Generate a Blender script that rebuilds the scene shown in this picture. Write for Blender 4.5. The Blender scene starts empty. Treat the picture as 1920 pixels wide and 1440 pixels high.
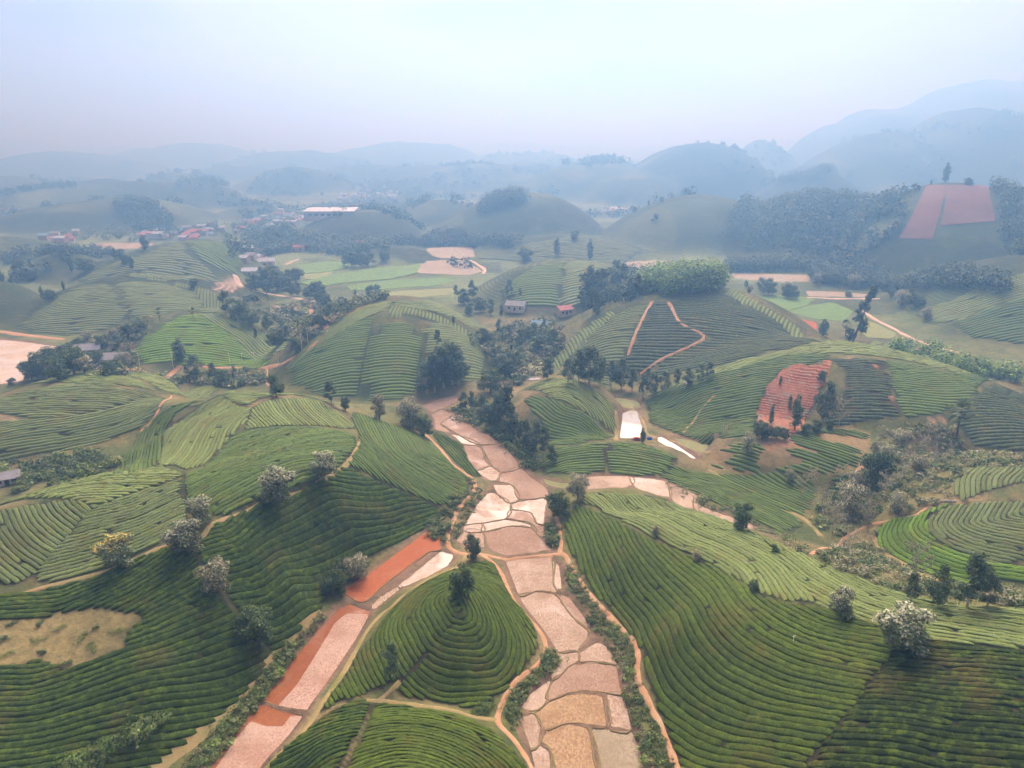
import bpy, math, random
import numpy as np
from mathutils import Vector, noise as mnoise
R = math.radians
random.seed(7); rng = np.random.default_rng(7)
scene = bpy.context.scene
# ------------------------------------------------------------------ camera
CAM_H = 100.0
HORIZON_Y = 280.0
FPX = 1331.0                      # focal length in pixels of a 1920 wide frame
PITCH = math.atan((720 - HORIZON_Y) / FPX)
cam_data = bpy.data.cameras.new('camera'); cam = bpy.data.objects.new('camera', cam_data)
scene.collection.objects.link(cam)
cam.location = (0, 0, CAM_H); cam.rotation_euler = (R(90) - PITCH, 0, 0)
cam_data.sensor_width = 36.0; cam_data.lens = FPX / 1920 * 36.0
cam_data.clip_start = 1.0; cam_data.clip_end = 60000.0
scene.camera = cam
# ------------------------------------------------------------------ sky and sun
SUN_EL, SUN_AZ = R(46), R(6)       # azimuth from +Y (view direction) towards +X
world = bpy.data.worlds.new('World'); scene.world = world; world.use_nodes = True
wn, wl = world.node_tree.nodes, world.node_tree.links
wn.clear()
wo = wn.new('ShaderNodeOutputWorld'); bg = wn.new('ShaderNodeBackground')
sky = wn.new('ShaderNodeTexSky'); sky.sky_type = 'NISHITA'; sky.sun_disc = False
sky.sun_elevation = SUN_EL; sky.sun_rotation = SUN_AZ
sky.air_density = 1.0; sky.dust_density = 3.0; sky.ozone_density = 1.0
tc = wn.new('ShaderNodeTexCoord')
mp = wn.new('ShaderNodeMapping'); mp.inputs['Scale'].default_value = (1.0, 1.0, 3.2)
nz = wn.new('ShaderNodeTexNoise'); nz.inputs['Scale'].default_value = 1.9; nz.inputs['Detail'].default_value = 6; nz.inputs['Roughness'].default_value = .5
rp = wn.new('ShaderNodeValToRGB')
rp.color_ramp.elements[0].position = .42; rp.color_ramp.elements[0].color = (1.15, 0.98, 1.2, 1)
rp.color_ramp.elements[1].position = .60; rp.color_ramp.elements[1].color = (2.25, 1.88, 1.9, 1)
mx = wn.new('ShaderNodeMix'); mx.data_type = 'RGBA'; mx.inputs[0].default_value = .97
wl.new(tc.outputs['Generated'], mp.inputs['Vector']); wl.new(mp.outputs[0], nz.inputs['Vector'])
wl.new(nz.outputs['Fac'], rp.inputs[0])
wl.new(sky.outputs[0], mx.inputs[6]); wl.new(rp.outputs[0], mx.inputs[7])
wl.new(mx.outputs[2], bg.inputs['Color']); bg.inputs['Strength'].default_value = .1
wl.new(bg.outputs[0], wo.inputs[0])
sun_data = bpy.data.lights.new('sun', 'SUN'); sun = bpy.data.objects.new('sun', sun_data)
scene.collection.objects.link(sun)
sun_data.energy = 3.3; sun_data.angle = R(50); sun_data.color = (1.0, .95, .93)
sd = Vector((math.sin(SUN_AZ) * math.cos(SUN_EL), math.cos(SUN_AZ) * math.cos(SUN_EL), math.sin(SUN_EL)))
sun.rotation_euler = sd.to_track_quat('Z', 'Y').to_euler()
scene.view_settings.view_transform = 'Standard'; scene.view_settings.look = 'None'
scene.view_settings.gamma = 1.0; scene.view_settings.use_curve_mapping = False
scene.view_settings.exposure = 1.64
scene.render.engine = 'CYCLES'
scene.cycles.use_denoising = True
scene.cycles.max_bounces = 5; scene.cycles.diffuse_bounces = 2; scene.cycles.glossy_bounces = 2
scene.cycles.transmission_bounces = 2; scene.cycles.transparent_max_bounces = 6; scene.cycles.volume_bounces = 0
scene.cycles.use_adaptive_sampling = True; scene.cycles.adaptive_threshold = .04; scene.cycles.adaptive_min_samples = 8
# ------------------------------------------------------------------ terrain heights
CP, SP = math.cos(PITCH), math.sin(PITCH)
def ray(px, py):
    """direction through a point of the 1920x1440 frame, world space (camera looks along +Y, down by PITCH)"""
    px = np.asarray(px, float); py = np.asarray(py, float)
    u = (px - 960) / FPX; v = (720 - py) / FPX
    return np.stack([u, CP + v * SP, -SP + v * CP], -1)
def at(px, py, z=0.0):
    d = ray(px, py); t = (z - CAM_H) / d[..., 2]
    return d[..., 0] * t, d[..., 1] * t
DOMES = []
def dome(crest, front, left, right, k=.36, z0=0.0, p=2.0, name='', rot=None):
    """a bowl-shaped hill: its crest outline, front foot, left and right feet"""
    fx, fy = at(front[0], front[1], z0); df = math.hypot(fx, fy)
    d = ray(*crest); T = -d[2] / math.hypot(d[0], d[1])
    ry = (CAM_H - z0 - df * T) / (T + k + T * T / (4 * k)); hz = k * ry
    D0 = df + ry; az = math.atan2(float(d[0]), float(d[1]))
    cx, cy = D0 * math.sin(az), D0 * math.cos(az)
    tx, ty = math.cos(az), -math.sin(az)
    lx, ly = at(left[0], left[1], z0); rx_, ry_ = at(right[0], right[1], z0)
    # lateral half widths measured at the hill's own distance
    wl_ = abs(math.tan(math.atan2(lx, ly) - az)) * D0; wr_ = abs(math.tan(math.atan2(rx_, ry_) - az)) * D0
    DOMES.append((cx, cy, tx, ty, max(wl_, 5), max(wr_, 5), ry, ry * 1.15, hz, z0, p))
    if name: print('dome %-10s D0=%.0f c=(%.0f,%.0f) ry=%.0f rx=%.0f/%.0f hz=%.1f' % (name, D0, cx, cy, ry, wl_, wr_, hz))
def wdome(x, y, rx, ry, hz, rot=0.0, z0=0.0, p=2.0):
    DOMES.append((x, y, math.cos(rot), -math.sin(rot), rx, rx, ry, ry, hz, z0, p))
class RBF:
    """thin plate through (pixel x, pixel y, height) and ('w', x, y, z) points"""
    def __init__(self, pts, lam=1.0):
        P = []
        for q in pts:
            if q[0] == 'w': P.append(q[1:])
            else:
                x, y = at(q[0], q[1], q[2]); P.append((float(x), float(y), q[2]))
        P = np.array(P); self.P = P
        n = len(P); A = np.zeros((n + 3, n + 3))
        r2 = ((P[:, None, :2] - P[None, :, :2]) ** 2).sum(-1) / 1e4
        A[:n, :n] = .5 * r2 * np.log(r2 + 1e-9) + lam * 1e-4 * np.eye(n)
        A[:n, n] = 1; A[:n, n + 1:] = P[:, :2] / 100; A[n, :n] = 1; A[n + 1:, :n] = P[:, :2].T / 100
        b = np.zeros(n + 3); b[:n] = P[:, 2]
        self.w = np.linalg.solve(A, b)
        self.lo = P[:, :2].min(0) - 15; self.hi = P[:, :2].max(0) + 15
    def __call__(self, x, y):
        out = np.full(x.shape, -20.0)
        m = (x > self.lo[0]) & (x < self.hi[0]) & (y > self.lo[1]) & (y < self.hi[1])
        xs, ys = x[m], y[m]
        if xs.size:
            acc = self.w[-3] + self.w[-2] * xs / 100 + self.w[-1] * ys / 100
            for i, (a, b_, c) in enumerate(self.P):
                r2 = ((xs - a) ** 2 + (ys - b_) ** 2) / 1e4
                acc = acc + self.w[i] * .5 * r2 * np.log(r2 + 1e-9)
            e = np.minimum.reduce([xs - self.lo[0], self.hi[0] - xs, ys - self.lo[1], self.hi[1] - ys])
            acc = np.where(e < 12, np.minimum(acc, acc - (12 - e) * 1.2), acc)
            out[m] = acc
        return out

# left ridge in the foreground
RIDGE_L = RBF([
 (330,1436,.5),(430,1320,.5),(500,1240,.5),(600,1130,.5),(665,1062,.5),(760,1003,.5),(825,968,.5),(866,920,.5),(882,890,.5),(850,860,.5),(800,800,.5),(740,765,.5),
 (200,1436,5),(0,1436,9),(300,1300,9),(120,1300,12),(430,1200,9),(540,1080,11),(660,980,10),(760,930,8),(300,1150,16),(120,1180,16),(0,1200,16),
 (60,1105,19),(220,1062,20.5),(350,1018,22),(400,978,22.5),(510,940,22),(600,905,21),(665,860,19),(760,890,10),(740,830,12),(820,860,5),
 (0,960,25),(100,925,25.5),(200,893,25),(60,1020,22),(300,960,24),(340,882,24),(480,860,23.5),
 (330,800,20),(300,760,15),(250,850,13),(215,893,11),(440,800,23.5),(420,738,22),(500,745,21.5),(560,742,19.5),(620,760,17),(690,775,12),(560,800,22),
 ('w',-60,250,9),('w',-85,245,9),('w',-35,255,4),('w',-20,275,-4),('w',-110,215,8),('w',-135,185,9),('w',-160,160,8),('w',-130,150,14),
 ('w',-150,120,18),('w',-160,90,12),('w',-120,60,8),('w',-60,50,2),('w',-30,60,-3),('w',-190,120,12),('w',-200,170,2),
 ('w',-70,290,-6),('w',-120,270,0),('w',-18,70,-6),('w',-6,120,-6),('w',0,160,-6),('w',10,200,-6),('w',-2,235,-7),
], lam=25)
# right ridge in the foreground
RIDGE_R = RBF([
 (1274,1440,.4),(1243,1360,.4),(1219,1310,.4),(1201,1260,.4),(1201,1212,.4),(1156,1155,.4),(1112,1105,.4),(1068,1035,.4),(1054,985,.4),(1062,950,.6),(1095,925,1.2),
 (1160,1050,7),(1120,985,5),(1220,1020,9),(1260,1180,10),(1340,1120,14.5),(1420,1110,17),(1560,1140,21.5),(1690,1180,24),(1850,1165,25),(1920,1160,25.5),
 (1540,1320,17.5),(1700,1400,21),(1900,1440,23),(1400,1430,9.5),(1300,1330,5.5),(1420,1270,14.5),(1640,1250,21.5),
 (1200,930,2.2),(1200,965,6),(1150,945,2.8),(1300,965,7),(1390,995,11),(1500,1048,15.5),(1640,1105,20),(1780,1140,23),(1400,1040,14),(1540,1090,18.5),
 ('w',15,60,-6),('w',5,90,-7),('w',3,120,-7),('w',6,150,-7),('w',60,45,8),('w',100,50,20),('w',150,60,22),('w',160,95,20),
 ('w',50,30,0),('w',15,200,-6),('w',40,205,-5),('w',70,185,-4),('w',95,165,-3),('w',115,145,0),('w',140,130,4),('w',170,122,7),('w',32,182,-1.5),('w',54,176,-2),
], lam=25)
CONE = RBF([
 (850,1122,11.6),(880,1332,.6),(940,1290,.6),(995,1215,.6),(985,1165,.6),(950,1100,.6),(905,1050,.4),(860,1062,.5),(780,1098,.5),(715,1155,.5),(680,1200,.5),(640,1270,.6),(600,1320,1.5),
 (700,1300,2.5),(760,1290,3),(820,1320,1.2),(870,1240,6.5),(930,1200,6),(780,1180,7.6),(740,1240,5),(900,1110,9),(850,1085,9),(800,1130,9),(930,1150,6.6),(870,1160,11),
 ('w',-45,118,-4),('w',-48,100,-3),('w',10,105,-4),('w',12,135,-4),('w',-8,175,-5),('w',-25,160,-5),('w',-12,96,-1),('w',-35,145,-5),('w',-50,165,-7),('w',12,165,-7),('w',12,95,-5),('w',-40,90,-5)], lam=2)
KNOLL = RBF([
 (690,1318,1.2),(600,1340,.6),(560,1385,.5),(500,1440,.5),(780,1325,1),(880,1345,.7),(930,1375,.5),(990,1440,.5),(640,1360,3.5),(760,1375,5.5),(860,1400,4.5),(700,1440,7.5),(820,1440,7.5),(930,1435,2.5),(700,1335,2.8),(600,1420,4.5),
 ('w',-18,68,9),('w',-18,45,4),('w',-45,60,-4),('w',6,65,-3),('w',-25,118,-5),('w',-5,113,-4),('w',-40,90,-3),('w',-55,90,-6),('w',-50,45,-4),('w',10,45,-4),('w',10,95,-5),('w',-45,105,-6)], lam=2)
def hills():
    d = dome
    d((200,698),(110,862),(-180,790),(352,742),.30,7.0,name='A2')
    d((740,558),(720,752),(500,720),(935,700),.36,name='C')
    d((1065,711),(1060,832),(945,810),(1168,822),.34,z0=1,name='M7')
    d((1150,826),(1150,890),(1005,870),(1310,880),.34,name='M6')
    d((1555,643),(1400,830),(1195,790),(2010,830),.34,name='H')
    d((1500,800),(1430,892),(1310,860),(1790,900),.26,z0=2,name='M3')
    d((1960,880),(1760,1092),(1628,1010),(2300,1000),.26,z0=4,name='M1')
    d((1330,540),(1190,735),(1020,700),(1580,650),.36,name='D')
    d((1150,600),(1090,700),(1015,700),(1250,690),.3)
    d((1060,488),(1060,600),(880,570),(1260,570),.32,name='E')
    d((370,582),(390,690),(190,682),(570,660),.30,name='F')
    d((240,520),(230,628),(20,628),(520,610),.30,name='G')
    d((380,450),(340,545),(120,540),(500,530),.30,name='H2')
    d((110,478),(110,530),(30,530),(220,528),.25)
    d((-20,532),(-20,625),(-200,620),(110,620),.28)
    d((-40,446),(-20,500),(-200,500),(150,500),.2)
    d((690,393),(690,462),(545,462),(800,455),.28,name='J')
    d((1000,364),(960,470),(800,470),(1140,450),.30,name='K')
    d((1090,440),(1090,495),(870,495),(1225,490),.22,name='N')
    d((830,374),(830,430),(720,430),(910,430),.25)
    d((560,430),(560,470),(480,472),(640,470),.2)
    d((750,462),(750,498),(650,500),(830,495),.2)
    d((1310,366),(1300,482),(1120,470),(1500,490),.30,name='O')
    d((1560,372),(1500,500),(1340,505),(1760,520),.30,name='O2')
    d((1790,344),(1730,545),(1520,540),(2080,560),.36,name='P')
    d((1530,322),(1500,400),(1400,400),(1640,400),.30,name='Q')
    d((1990,480),(1870,650),(1660,615),(2200,640),.30,name='S')
    d((1880,560),(1860,655),(1700,650),(2100,650),.2)
    d((1310,268),(1310,385),(1150,385),(1480,390),.34,name='T')
    d((1120,305),(1120,380),(960,390),(1260,380),.28)
    d((1880,224),(1850,372),(1480,372),(2300,372),.36,name='U')
    d((1640,262),(1640,372),(1440,372),(1840,372),.36)
    d((1430,268),(1430,350),(1350,350),(1520,350),.33)
    d((1900,158),(1900,340),(1500,340),(2500,340),.42,name='V')
    d((1690,205),(1700,340),(1430,340),(1980,340),.38)
    d((370,346),(370,392),(250,395),(480,392),.22)
    d((190,343),(170,385),(0,388),(330,388),.22)
    d((230,372),(200,440),(-60,440),(430,440),.22)
    d((470,385),(480,412),(400,412),(560,412),.15)
    d((750,266),(750,330),(560,330),(960,330),.25)
    d((550,285),(550,335),(380,335),(720,335),.25)
    d((350,268),(350,325),(120,325),(560,325),.25)
    d((100,290),(100,335),(-150,335),(330,335),.25)
    d((1000,285),(1000,335),(850,335),(1160,335),.25)
    d((900,315),(900,360),(760,360),(1050,360),.25)
    d((1200,330),(1200,390),(1080,390),(1330,390),.25)
    r = np.random.default_rng(11)
    for i in range(150):                      # low hills fading into the haze
        D = 1500 * (4.6 ** r.random()); az = r.uniform(-1.0, 1.0); s = r.uniform(60, 150) * (D / 1500) ** .5
        if -.33 < az < .02 and D < 1900: continue
        wdome(D * math.sin(az), D * math.cos(az), s * r.uniform(1, 1.8), s, s * r.uniform(.2, .34), r.uniform(0, 3))
    for i in range(40):                      # the far range along the horizon
        D = r.uniform(6500, 9000); az = -1.0 + 2.0 * (i + r.random()) / 40
        wdome(D * math.sin(az), D * math.cos(az), r.uniform(500, 900), 600, r.uniform(80, 190))
hills()
def fbm(x, y, s, seed=0, octv=3):
    """cheap smooth value noise, vectorised"""
    out = 0; amp = 1; tot = 0
    for o in range(octv):
        X = x / s * 2 ** o + seed * 17.3 + o * 5.1; Y = y / s * 2 ** o + seed * 9.7 + o * 3.3
        xi = np.floor(X); yi = np.floor(Y); fx = X - xi; fy = Y - yi
        fx = fx * fx * (3 - 2 * fx); fy = fy * fy * (3 - 2 * fy)
        def hsh(a, b):
            v = np.sin(a * 127.1 + b * 311.7 + seed * 3.7) * 43758.5453
            return v - np.floor(v)
        v = (hsh(xi, yi) * (1 - fx) + hsh(xi + 1, yi) * fx) * (1 - fy) + (hsh(xi, yi + 1) * (1 - fx) + hsh(xi + 1, yi + 1) * fx) * fy
        out = out + amp * v; tot += amp; amp *= .5
    return out / tot - .5
def inside(poly, x, y):
    poly = np.asarray(poly); n = len(poly); c = np.zeros(np.shape(x), bool)
    for i in range(n):
        x1, y1 = poly[i]; x2, y2 = poly[(i + 1) % n]
        if y1 == y2: continue
        c ^= ((y1 > y) != (y2 > y)) & (x < (x2 - x1) * (y - y1) / (y2 - y1) + x1)
    return c
def polydist(pts, x, y, closed=False):
    """distance to a polyline"""
    pts = np.asarray(pts, float); d = np.full(np.shape(x), 1e9)
    n = len(pts) if closed else len(pts) - 1
    for i in range(n):
        a = pts[i]; b = pts[(i + 1) % len(pts)]; ab = b - a; L = (ab ** 2).sum() + 1e-9
        t = np.clip(((x - a[0]) * ab[0] + (y - a[1]) * ab[1]) / L, 0, 1)
        d = np.minimum(d, (x - a[0] - t * ab[0]) ** 2 + (y - a[1] - t * ab[1]) ** 2)
    return np.sqrt(d)
z_soft = 2.0
FLAT = []          # world polygons of paddies and ponds: the ground is cut flat below them
def height(x, y):
    x = np.asarray(x, float); y = np.asarray(y, float); shp = x.shape
    x = x.ravel(); y = y.ravel(); s = 1.0
    D = np.hypot(x, y)
    sw = 1.0 + np.clip((D - 300) / 500, 0, 4)          # softer joins far away
    acc = np.exp(np.zeros_like(x))
    def add(m, h):
        if m is None: acc[:] += np.exp(np.clip(h / sw, -30, 200))
        else: acc[m] += np.exp(np.clip(h / sw[m], -30, 200))
    for (cx, cy, tx, ty, wl_, wr_, rf, rb, hz, z0, p) in DOMES:
        R_ = 1.3 * max(wl_, wr_, rf, rb)
        m = (np.abs(x - cx) < R_) & (np.abs(y - cy) < R_)
        if not m.any(): continue
        dx = x[m] - cx; dy = y[m] - cy
        a = dx * tx + dy * ty; b = -dx * ty + dy * tx
        a = np.where(a < 0, a / wl_, a / wr_); b = np.where(b < 0, b / rf, b / rb)
        r2 = a * a + b * b
        hh = (hz + z0) * (1 - r2) if z0 == 0 else hz * (1 - r2) + z0 * np.clip((1.35 - r2) * 2, -9, 1)
        add(m, hh)
    for f in (RIDGE_L, RIDGE_R, CONE, KNOLL): add(None, f(x, y))
    h = sw * np.log(acc) + .7
    far = np.clip((D - 350) / 400, 0, 1)
    h = h + far * fbm(x, y, 160, 3) * 6 + np.clip((D - 900) / 1500, 0, 1) * (fbm(x, y, 420, 5, 4) * 34 + np.abs(fbm(x, y, 210, 15, 4)) * 36) * np.clip(h / 30, .12, 1.4)
    h = h + np.clip((D - 1000) / 800, 0, 1) * np.clip(h - 20, 0, 400) * (np.abs(fbm(x, y, 330, 51, 4)) * .55 + fbm(x, y, 130, 53, 3) * .22 - .08)
    h = h + fbm(x, y, 14, 8) * .35 * np.clip(h / 2, 0, 1)
    for poly, z in FLAT:
        lo = poly.min(0) - 3; hi = poly.max(0) + 3
        m = (x > lo[0]) & (x < hi[0]) & (y > lo[1]) & (y < hi[1])
        if not m.any(): continue
        xs, ys = x[m], y[m]
        sd_ = polydist(poly, xs, ys, True) * np.where(inside(poly, xs, ys), -1, 1); soft = 1.0 + z_soft * np.clip(D[m] / 400 - .6, 0, 3)
        w = np.clip((.6 - sd_ / soft) / 1.5, 0, 1)
        w = w * w * (3 - 2 * w)
        h[m] = h[m] * (1 - w) + (z - .35) * w
    return h.reshape(shp)
# a polar sheet that reaches past the horizon hills, also used as a lookup for rays
NT, NR = 440, 760
TH = np.linspace(R(-64), R(64), NT); RR = 22 * (14000 / 22) ** (np.linspace(0, 1, NR))
# ------------------------------------------------------------------ flat ground traced from the photograph (1920x1440 points)
def crop(ox, oy, pts, k=3.0): return [(ox + a / k, oy + b / k) for a, b in pts]
def c2(*p): return crop(640, 960, p)
def c5(*p): return crop(640, 620, p)
def c6(*p): return crop(1280, 620, p)
# kind, level, outline
PADDIES = [
 ('pink', 0, c2((915,270),(1185,252),(1190,400),(1215,452),(1100,447),(985,467)), 'pale stubble paddy just below the dirt crossroad'),
 ('white', -.1, c2((1188,275),(1230,300),(1243,430),(1215,448),(1193,390)), 'narrow wet strip beside the stubble paddy below the crossroad'),
 ('pink', -.1, c2((985,467),(1100,447),(1203,462),(1300,592),(1392,672),(1385,712),(1330,778),(1215,788),(1130,660),(1020,530)), 'large pale stubble paddy right of the conical tea hill'),
 ('mud', -.2, c2((1217,460),(1285,480),(1375,600),(1425,712),(1392,662),(1300,585),(1240,510)), 'thin muddy strip along the bushes by the large stubble paddy'),
 ('pink', -.2, c2((1215,790),(1330,783),(1340,832),(1290,868),(1190,948),(1168,932),(1207,850)), 'small kite shaped stubble paddy by the bend of the path'),
 ('pink', -.2, c2((1338,788),(1440,730),(1502,760),(1557,862),(1430,843),(1338,847)), 'triangular stubble paddy under the bushes'),
 ('mud', -.3, c2((1190,948),(1300,860),(1430,845),(1553,870),(1578,1022),(1430,1010),(1290,1017),(1160,1062),(1165,1000)), 'brownish stubble paddy shaped like a bowl'),
 ('pink', -.3, c2((995,1115),(1060,1020),(1160,950),(1190,952),(1160,1000),(1160,1062),(1090,1122)), 'pale paddy corner next to the winding path'),
 ('brown', -.4, c2((1088,1122),(1200,1042),(1300,1020),(1472,1025),(1500,1212),(1290,1187),(1150,1232),(1120,1190),(1075,1125)), 'tan dry paddy with a dark ditch across it'),
 ('pink', -.4, c2((1485,1020),(1592,1022),(1642,1222),(1508,1212)), 'pale paddy strip beside the tan dry paddy'),
 ('pink', -.4, c2((988,1150),(1080,1130),(1130,1200),(1110,1310),(1060,1342)), 'small pale paddy inside the path bend'),
 ('brown', -.5, c2((1110,1292),(1160,1222),(1290,1190),(1392,1215),(1445,1460),(1190,1460),(1180,1340)), 'golden brown paddy at the bottom of the photo'),
 ('tan', -.5, c2((1400,1217),(1642,1230),(1682,1330),(1730,1470),(1455,1470)), 'half pale half tan paddy at the bottom by the bushes'),
 ('pink', -.5, c2((1058,1347),(1110,1307),(1172,1340),(1190,1460),(1080,1460)), 'pale paddy wedge at the bottom edge beside the path'),
 ('pink', .1, c5((640,1182),(700,1122),(790,1130),(812,1222),(745,1232)), 'pale paddy corner behind the crossroad tree'),
 ('mud', .1, c5((800,1132),(950,1102),(1062,1107),(1110,1160),(1190,1232),(920,1267),(830,1232)), 'wide brown muddy paddy above the crossroad'),
 ('white', .2, c5((690,1097),(790,1088),(800,1133),(690,1130)), 'small bright wet paddy on the left of the valley'),
 ('white', .2, c5((790,1086),(920,1062),(1062,1087),(1062,1108),(950,1100),(802,1133)), 'long bright wet paddy across the valley'),
 ('white', .2, c5((690,1093),(760,980),(830,908),(862,912),(952,972),(932,1052),(790,1083)), 'big bright wet paddy on the left of the valley'),
 ('white', .2, c5((952,970),(1090,945),(1157,940),(1150,1000),(1142,1090),(1100,1083),(1060,1022),(960,1005)), 'bright wet paddy on the right of the valley'),
 ('mud', .15, c5((935,1058),(952,1008),(1060,1025),(1100,1085),(1142,1092),(1142,1162),(1110,1155),(1070,1085)), 'brown wet paddy with a shining puddle'),
 ('white', .3, c5((850,865),(962,870),(1002,942),(952,970),(880,920)), 'bright wet paddy below the left path bend'),
 ('mud', .3, c5((885,850),(900,800),(1002,770),(1080,830),(1152,882),(1162,932),(1002,948),(965,870)), 'brown muddy paddy under the grove'),
 ('white', .3, c5((750,790),(830,765),(892,790),(872,842),(830,842)), 'bright paddy corner by the tea strip'),
 ('mud', .4, c5((690,640),(770,650),(800,692),(800,722),(830,762),(750,787),(710,720)), 'muddy paddy with a white wet patch'),
 ('mud', .4, c5((790,650),(900,638),(962,700),(1002,770),(900,797),(840,742)), 'brown paddy at the foot of the grove'),
 ('white', .45, c5((600,578),(700,600),(782,640),(690,642),(640,602)), 'shining ditch shaped paddy'),
 ('mud', .5, c5((560,522),(640,470),(722,490),(742,540),(832,590),(902,632),(760,637),(640,572)), 'pale brown paddy beside the dark grove'),
 ('mud', .5, c5((500,472),(560,442),(632,470),(560,522),(622,572),(530,562)), 'brown paddy terrace below the round tea hill'),
 ('mud', .6, c5((455,422),(560,380),(652,365),(642,402),(560,442),(492,467)), 'uppermost brown terrace of the valley paddies'),
 ('mud', .5, c5((275,432),(362,430),(362,472),(300,468)), 'small brown terrace behind the ridge trees'),
 ('green', .3, c5((1130,828),(1210,850),(1300,860),(1290,892),(1190,880),(1150,862)), 'muddy grass plot at the mouth of the side stream'),
 ('pink', .3, c5((1370,822),(1500,815),(1620,820),(1650,850),(1600,890),(1480,895),(1385,900)), 'wet plot at the start of the side stream'),
 ('white', .35, c5((1620,822),(1740,832),(1830,852),(1860,930),(1780,928),(1660,892)), 'bright wet plot along the side stream'),
 ('pink', .4, c5((1835,855),(1920,882),(1990,915),(2010,1030),(1920,1002),(1862,955)), 'stubble plot further up the side stream'),
 ('pink', .5, c6((60,930),(110,985),(300,1055),(430,1105),(555,1185),(545,1200),(400,1130),(280,1082),(80,1020)), 'narrow pale stream bed behind the right ridge'),
 ('green', .4, c5((1495,370),(1660,392),(1685,430),(1545,432)), 'green flooded plot behind the bright pond'),
 ('green', .4, c6((-60,600),(190,640),(120,700),(10,655)), 'green flooded plot behind the long white pond'),
 ('green', .5, [(975,668),(1012,668),(1018,702),(980,704)], 'small green plot between the groves'),
 ('mud', .5, [(950,662),(975,655),(1005,668),(1000,678),(975,672)], 'brown pool by the stream behind the grove'),
 ('white', .0, [(-70,630),(40,640),(112,650),(108,665),(60,690),(40,715),(-70,730)], 'grey brown flooded paddy at the left edge'),
 ('white', .3, [(518,572),(556,570),(555,590),(515,598),(508,585)], 'bright wet paddy by the bend of the far road'),
]
PONDS = [
 ('water', .2, c5((1572,462),(1600,452),(1662,450),(1690,530),(1680,602),(1572,622),(1558,560)), 'bright white pond beside the round tea hill'),
 ('water', .2, c5((1772,612),(1800,596),(1915,660),(2010,722),(1990,738),(1920,702),(1830,672)), 'long white pond under the sparse tea rows'),
 ('water', .5, c5((1035,262),(1105,260),(1120,276),(1045,280)), 'tiny white pool behind the round tea hill'),
]
TROUGH = [
 ('red', .6, c2((15,432),(150,350),(320,225),(490,108),(553,138),(557,212),(490,228),(370,310),(250,402),(128,508),(35,470)), 'freshly dug red soil plot beside the left ridge'),
 ('white', .1, c2((318,412),(440,318),(560,223),(642,245),(600,312),(470,390),(345,427)), 'pale flooded strip beside the red soil plot'),
 ('pink', 0, c2((155,535),(210,480),(318,414),(347,428),(280,482),(188,556)), 'muddy end of the pale flooded strip'),
 ('redwater', -.1, [(492,1316),(525,1265),(560,1222),(600,1175),(632,1142),(655,1132),(698,1147),(672,1197),(622,1272),(578,1337),(535,1328)], 'pond of red muddy water with pale stubble'),
 ('redwater', -.2, [(375,1465),(440,1370),(488,1318),(530,1332),(577,1340),(540,1387),(470,1465)], 'lower red muddy paddy at the bottom edge'),
]
FARPLOTS = [
 ('lush', .2, [(560,497),(610,490),(655,491),(650,503),(600,511),(565,512)], 'flat green crop plot behind the far road'),
 ('olive', .2, [(565,514),(600,512),(622,508),(620,518),(575,524)], 'flat yellowish crop plot by the far trees'),
 ('lush', .2, [(560,530),(620,515),(690,506),(760,504),(740,522),(640,530),(600,538)], 'long flat green crop plot in the valley'),
 ('lush', .2, [(650,535),(745,524),(830,520),(860,526),(820,535),(720,542),(660,545)], 'flat green crop plot behind the round hill'),
 ('olive', .2, [(690,550),(760,545),(850,540),(845,552),(780,558),(700,560)], 'flat pale green plot touching the round hill'),
 ('tan', .2, [(800,465),(890,462),(895,480),(870,485),(805,483)], 'brown harvested plot on the far valley floor'),
 ('tan', .2, [(795,488),(865,487),(905,508),(880,516),(780,512)], 'pale brown terraced plot near the far path'),
 ('lush', .2, [(690,504),(760,498),(792,490),(780,512),(745,520)], 'green plot beside the pale brown terraces'),
 ('lush', .2, [(1415,556),(1475,552),(1530,560),(1512,572),(1475,583),(1440,572)], 'green flat plot behind the striped hill'),
 ('lush', .2, [(1480,584),(1515,574),(1560,566),(1600,583),(1580,602),(1530,598)], 'larger green flat plot by the tall leaning tree'),
 ('olive', .2, [(1620,600),(1640,605),(1680,625),(1670,635),(1625,632),(1612,615)], 'pale green plot left of the winding right road'),
 ('red', .2, [(1490,596),(1530,605),(1532,618),(1505,612)], 'small red soil plot behind the striped hill'),
 ('tan', .2, [(1370,512),(1440,514),(1520,516),(1515,528),(1440,528),(1380,522)], 'brown strip on the far valley floor'),
 ('tan', .2, [(1510,545),(1590,548),(1640,553),(1630,557),(1515,556)], 'brown plot along the bright far road'),
 ('tan', .2, [(1165,490),(1250,488),(1255,500),(1180,502)], 'pale plot behind the dark striped hill'),
 ('tan', .2, [(170,455),(290,455),(300,468),(180,468)], 'pale plot at the edge of the far village'),
 ('tan', .2, [(1120,395),(1150,385),(1180,390),(1150,410)], 'pale slope plot far behind'),
]
def flatpoly(pts, z): return np.stack(at([p[0] for p in pts], [p[1] for p in pts], z), -1)
for lst in (PADDIES, PONDS, TROUGH, FARPLOTS):
    for kind, z, pts, lab in lst:
        FLAT.append((flatpoly(pts, z * .5 + .35), z * .5 + .35))
def build_terrain():
    r2, t2 = np.meshgrid(RR, TH, indexing='ij')
    X = r2 * np.sin(t2); Y = r2 * np.cos(t2); Z = height(X, Y)
    return X, Y, Z
GX, GY, GZ = build_terrain()
LRR = np.log(RR)
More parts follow.
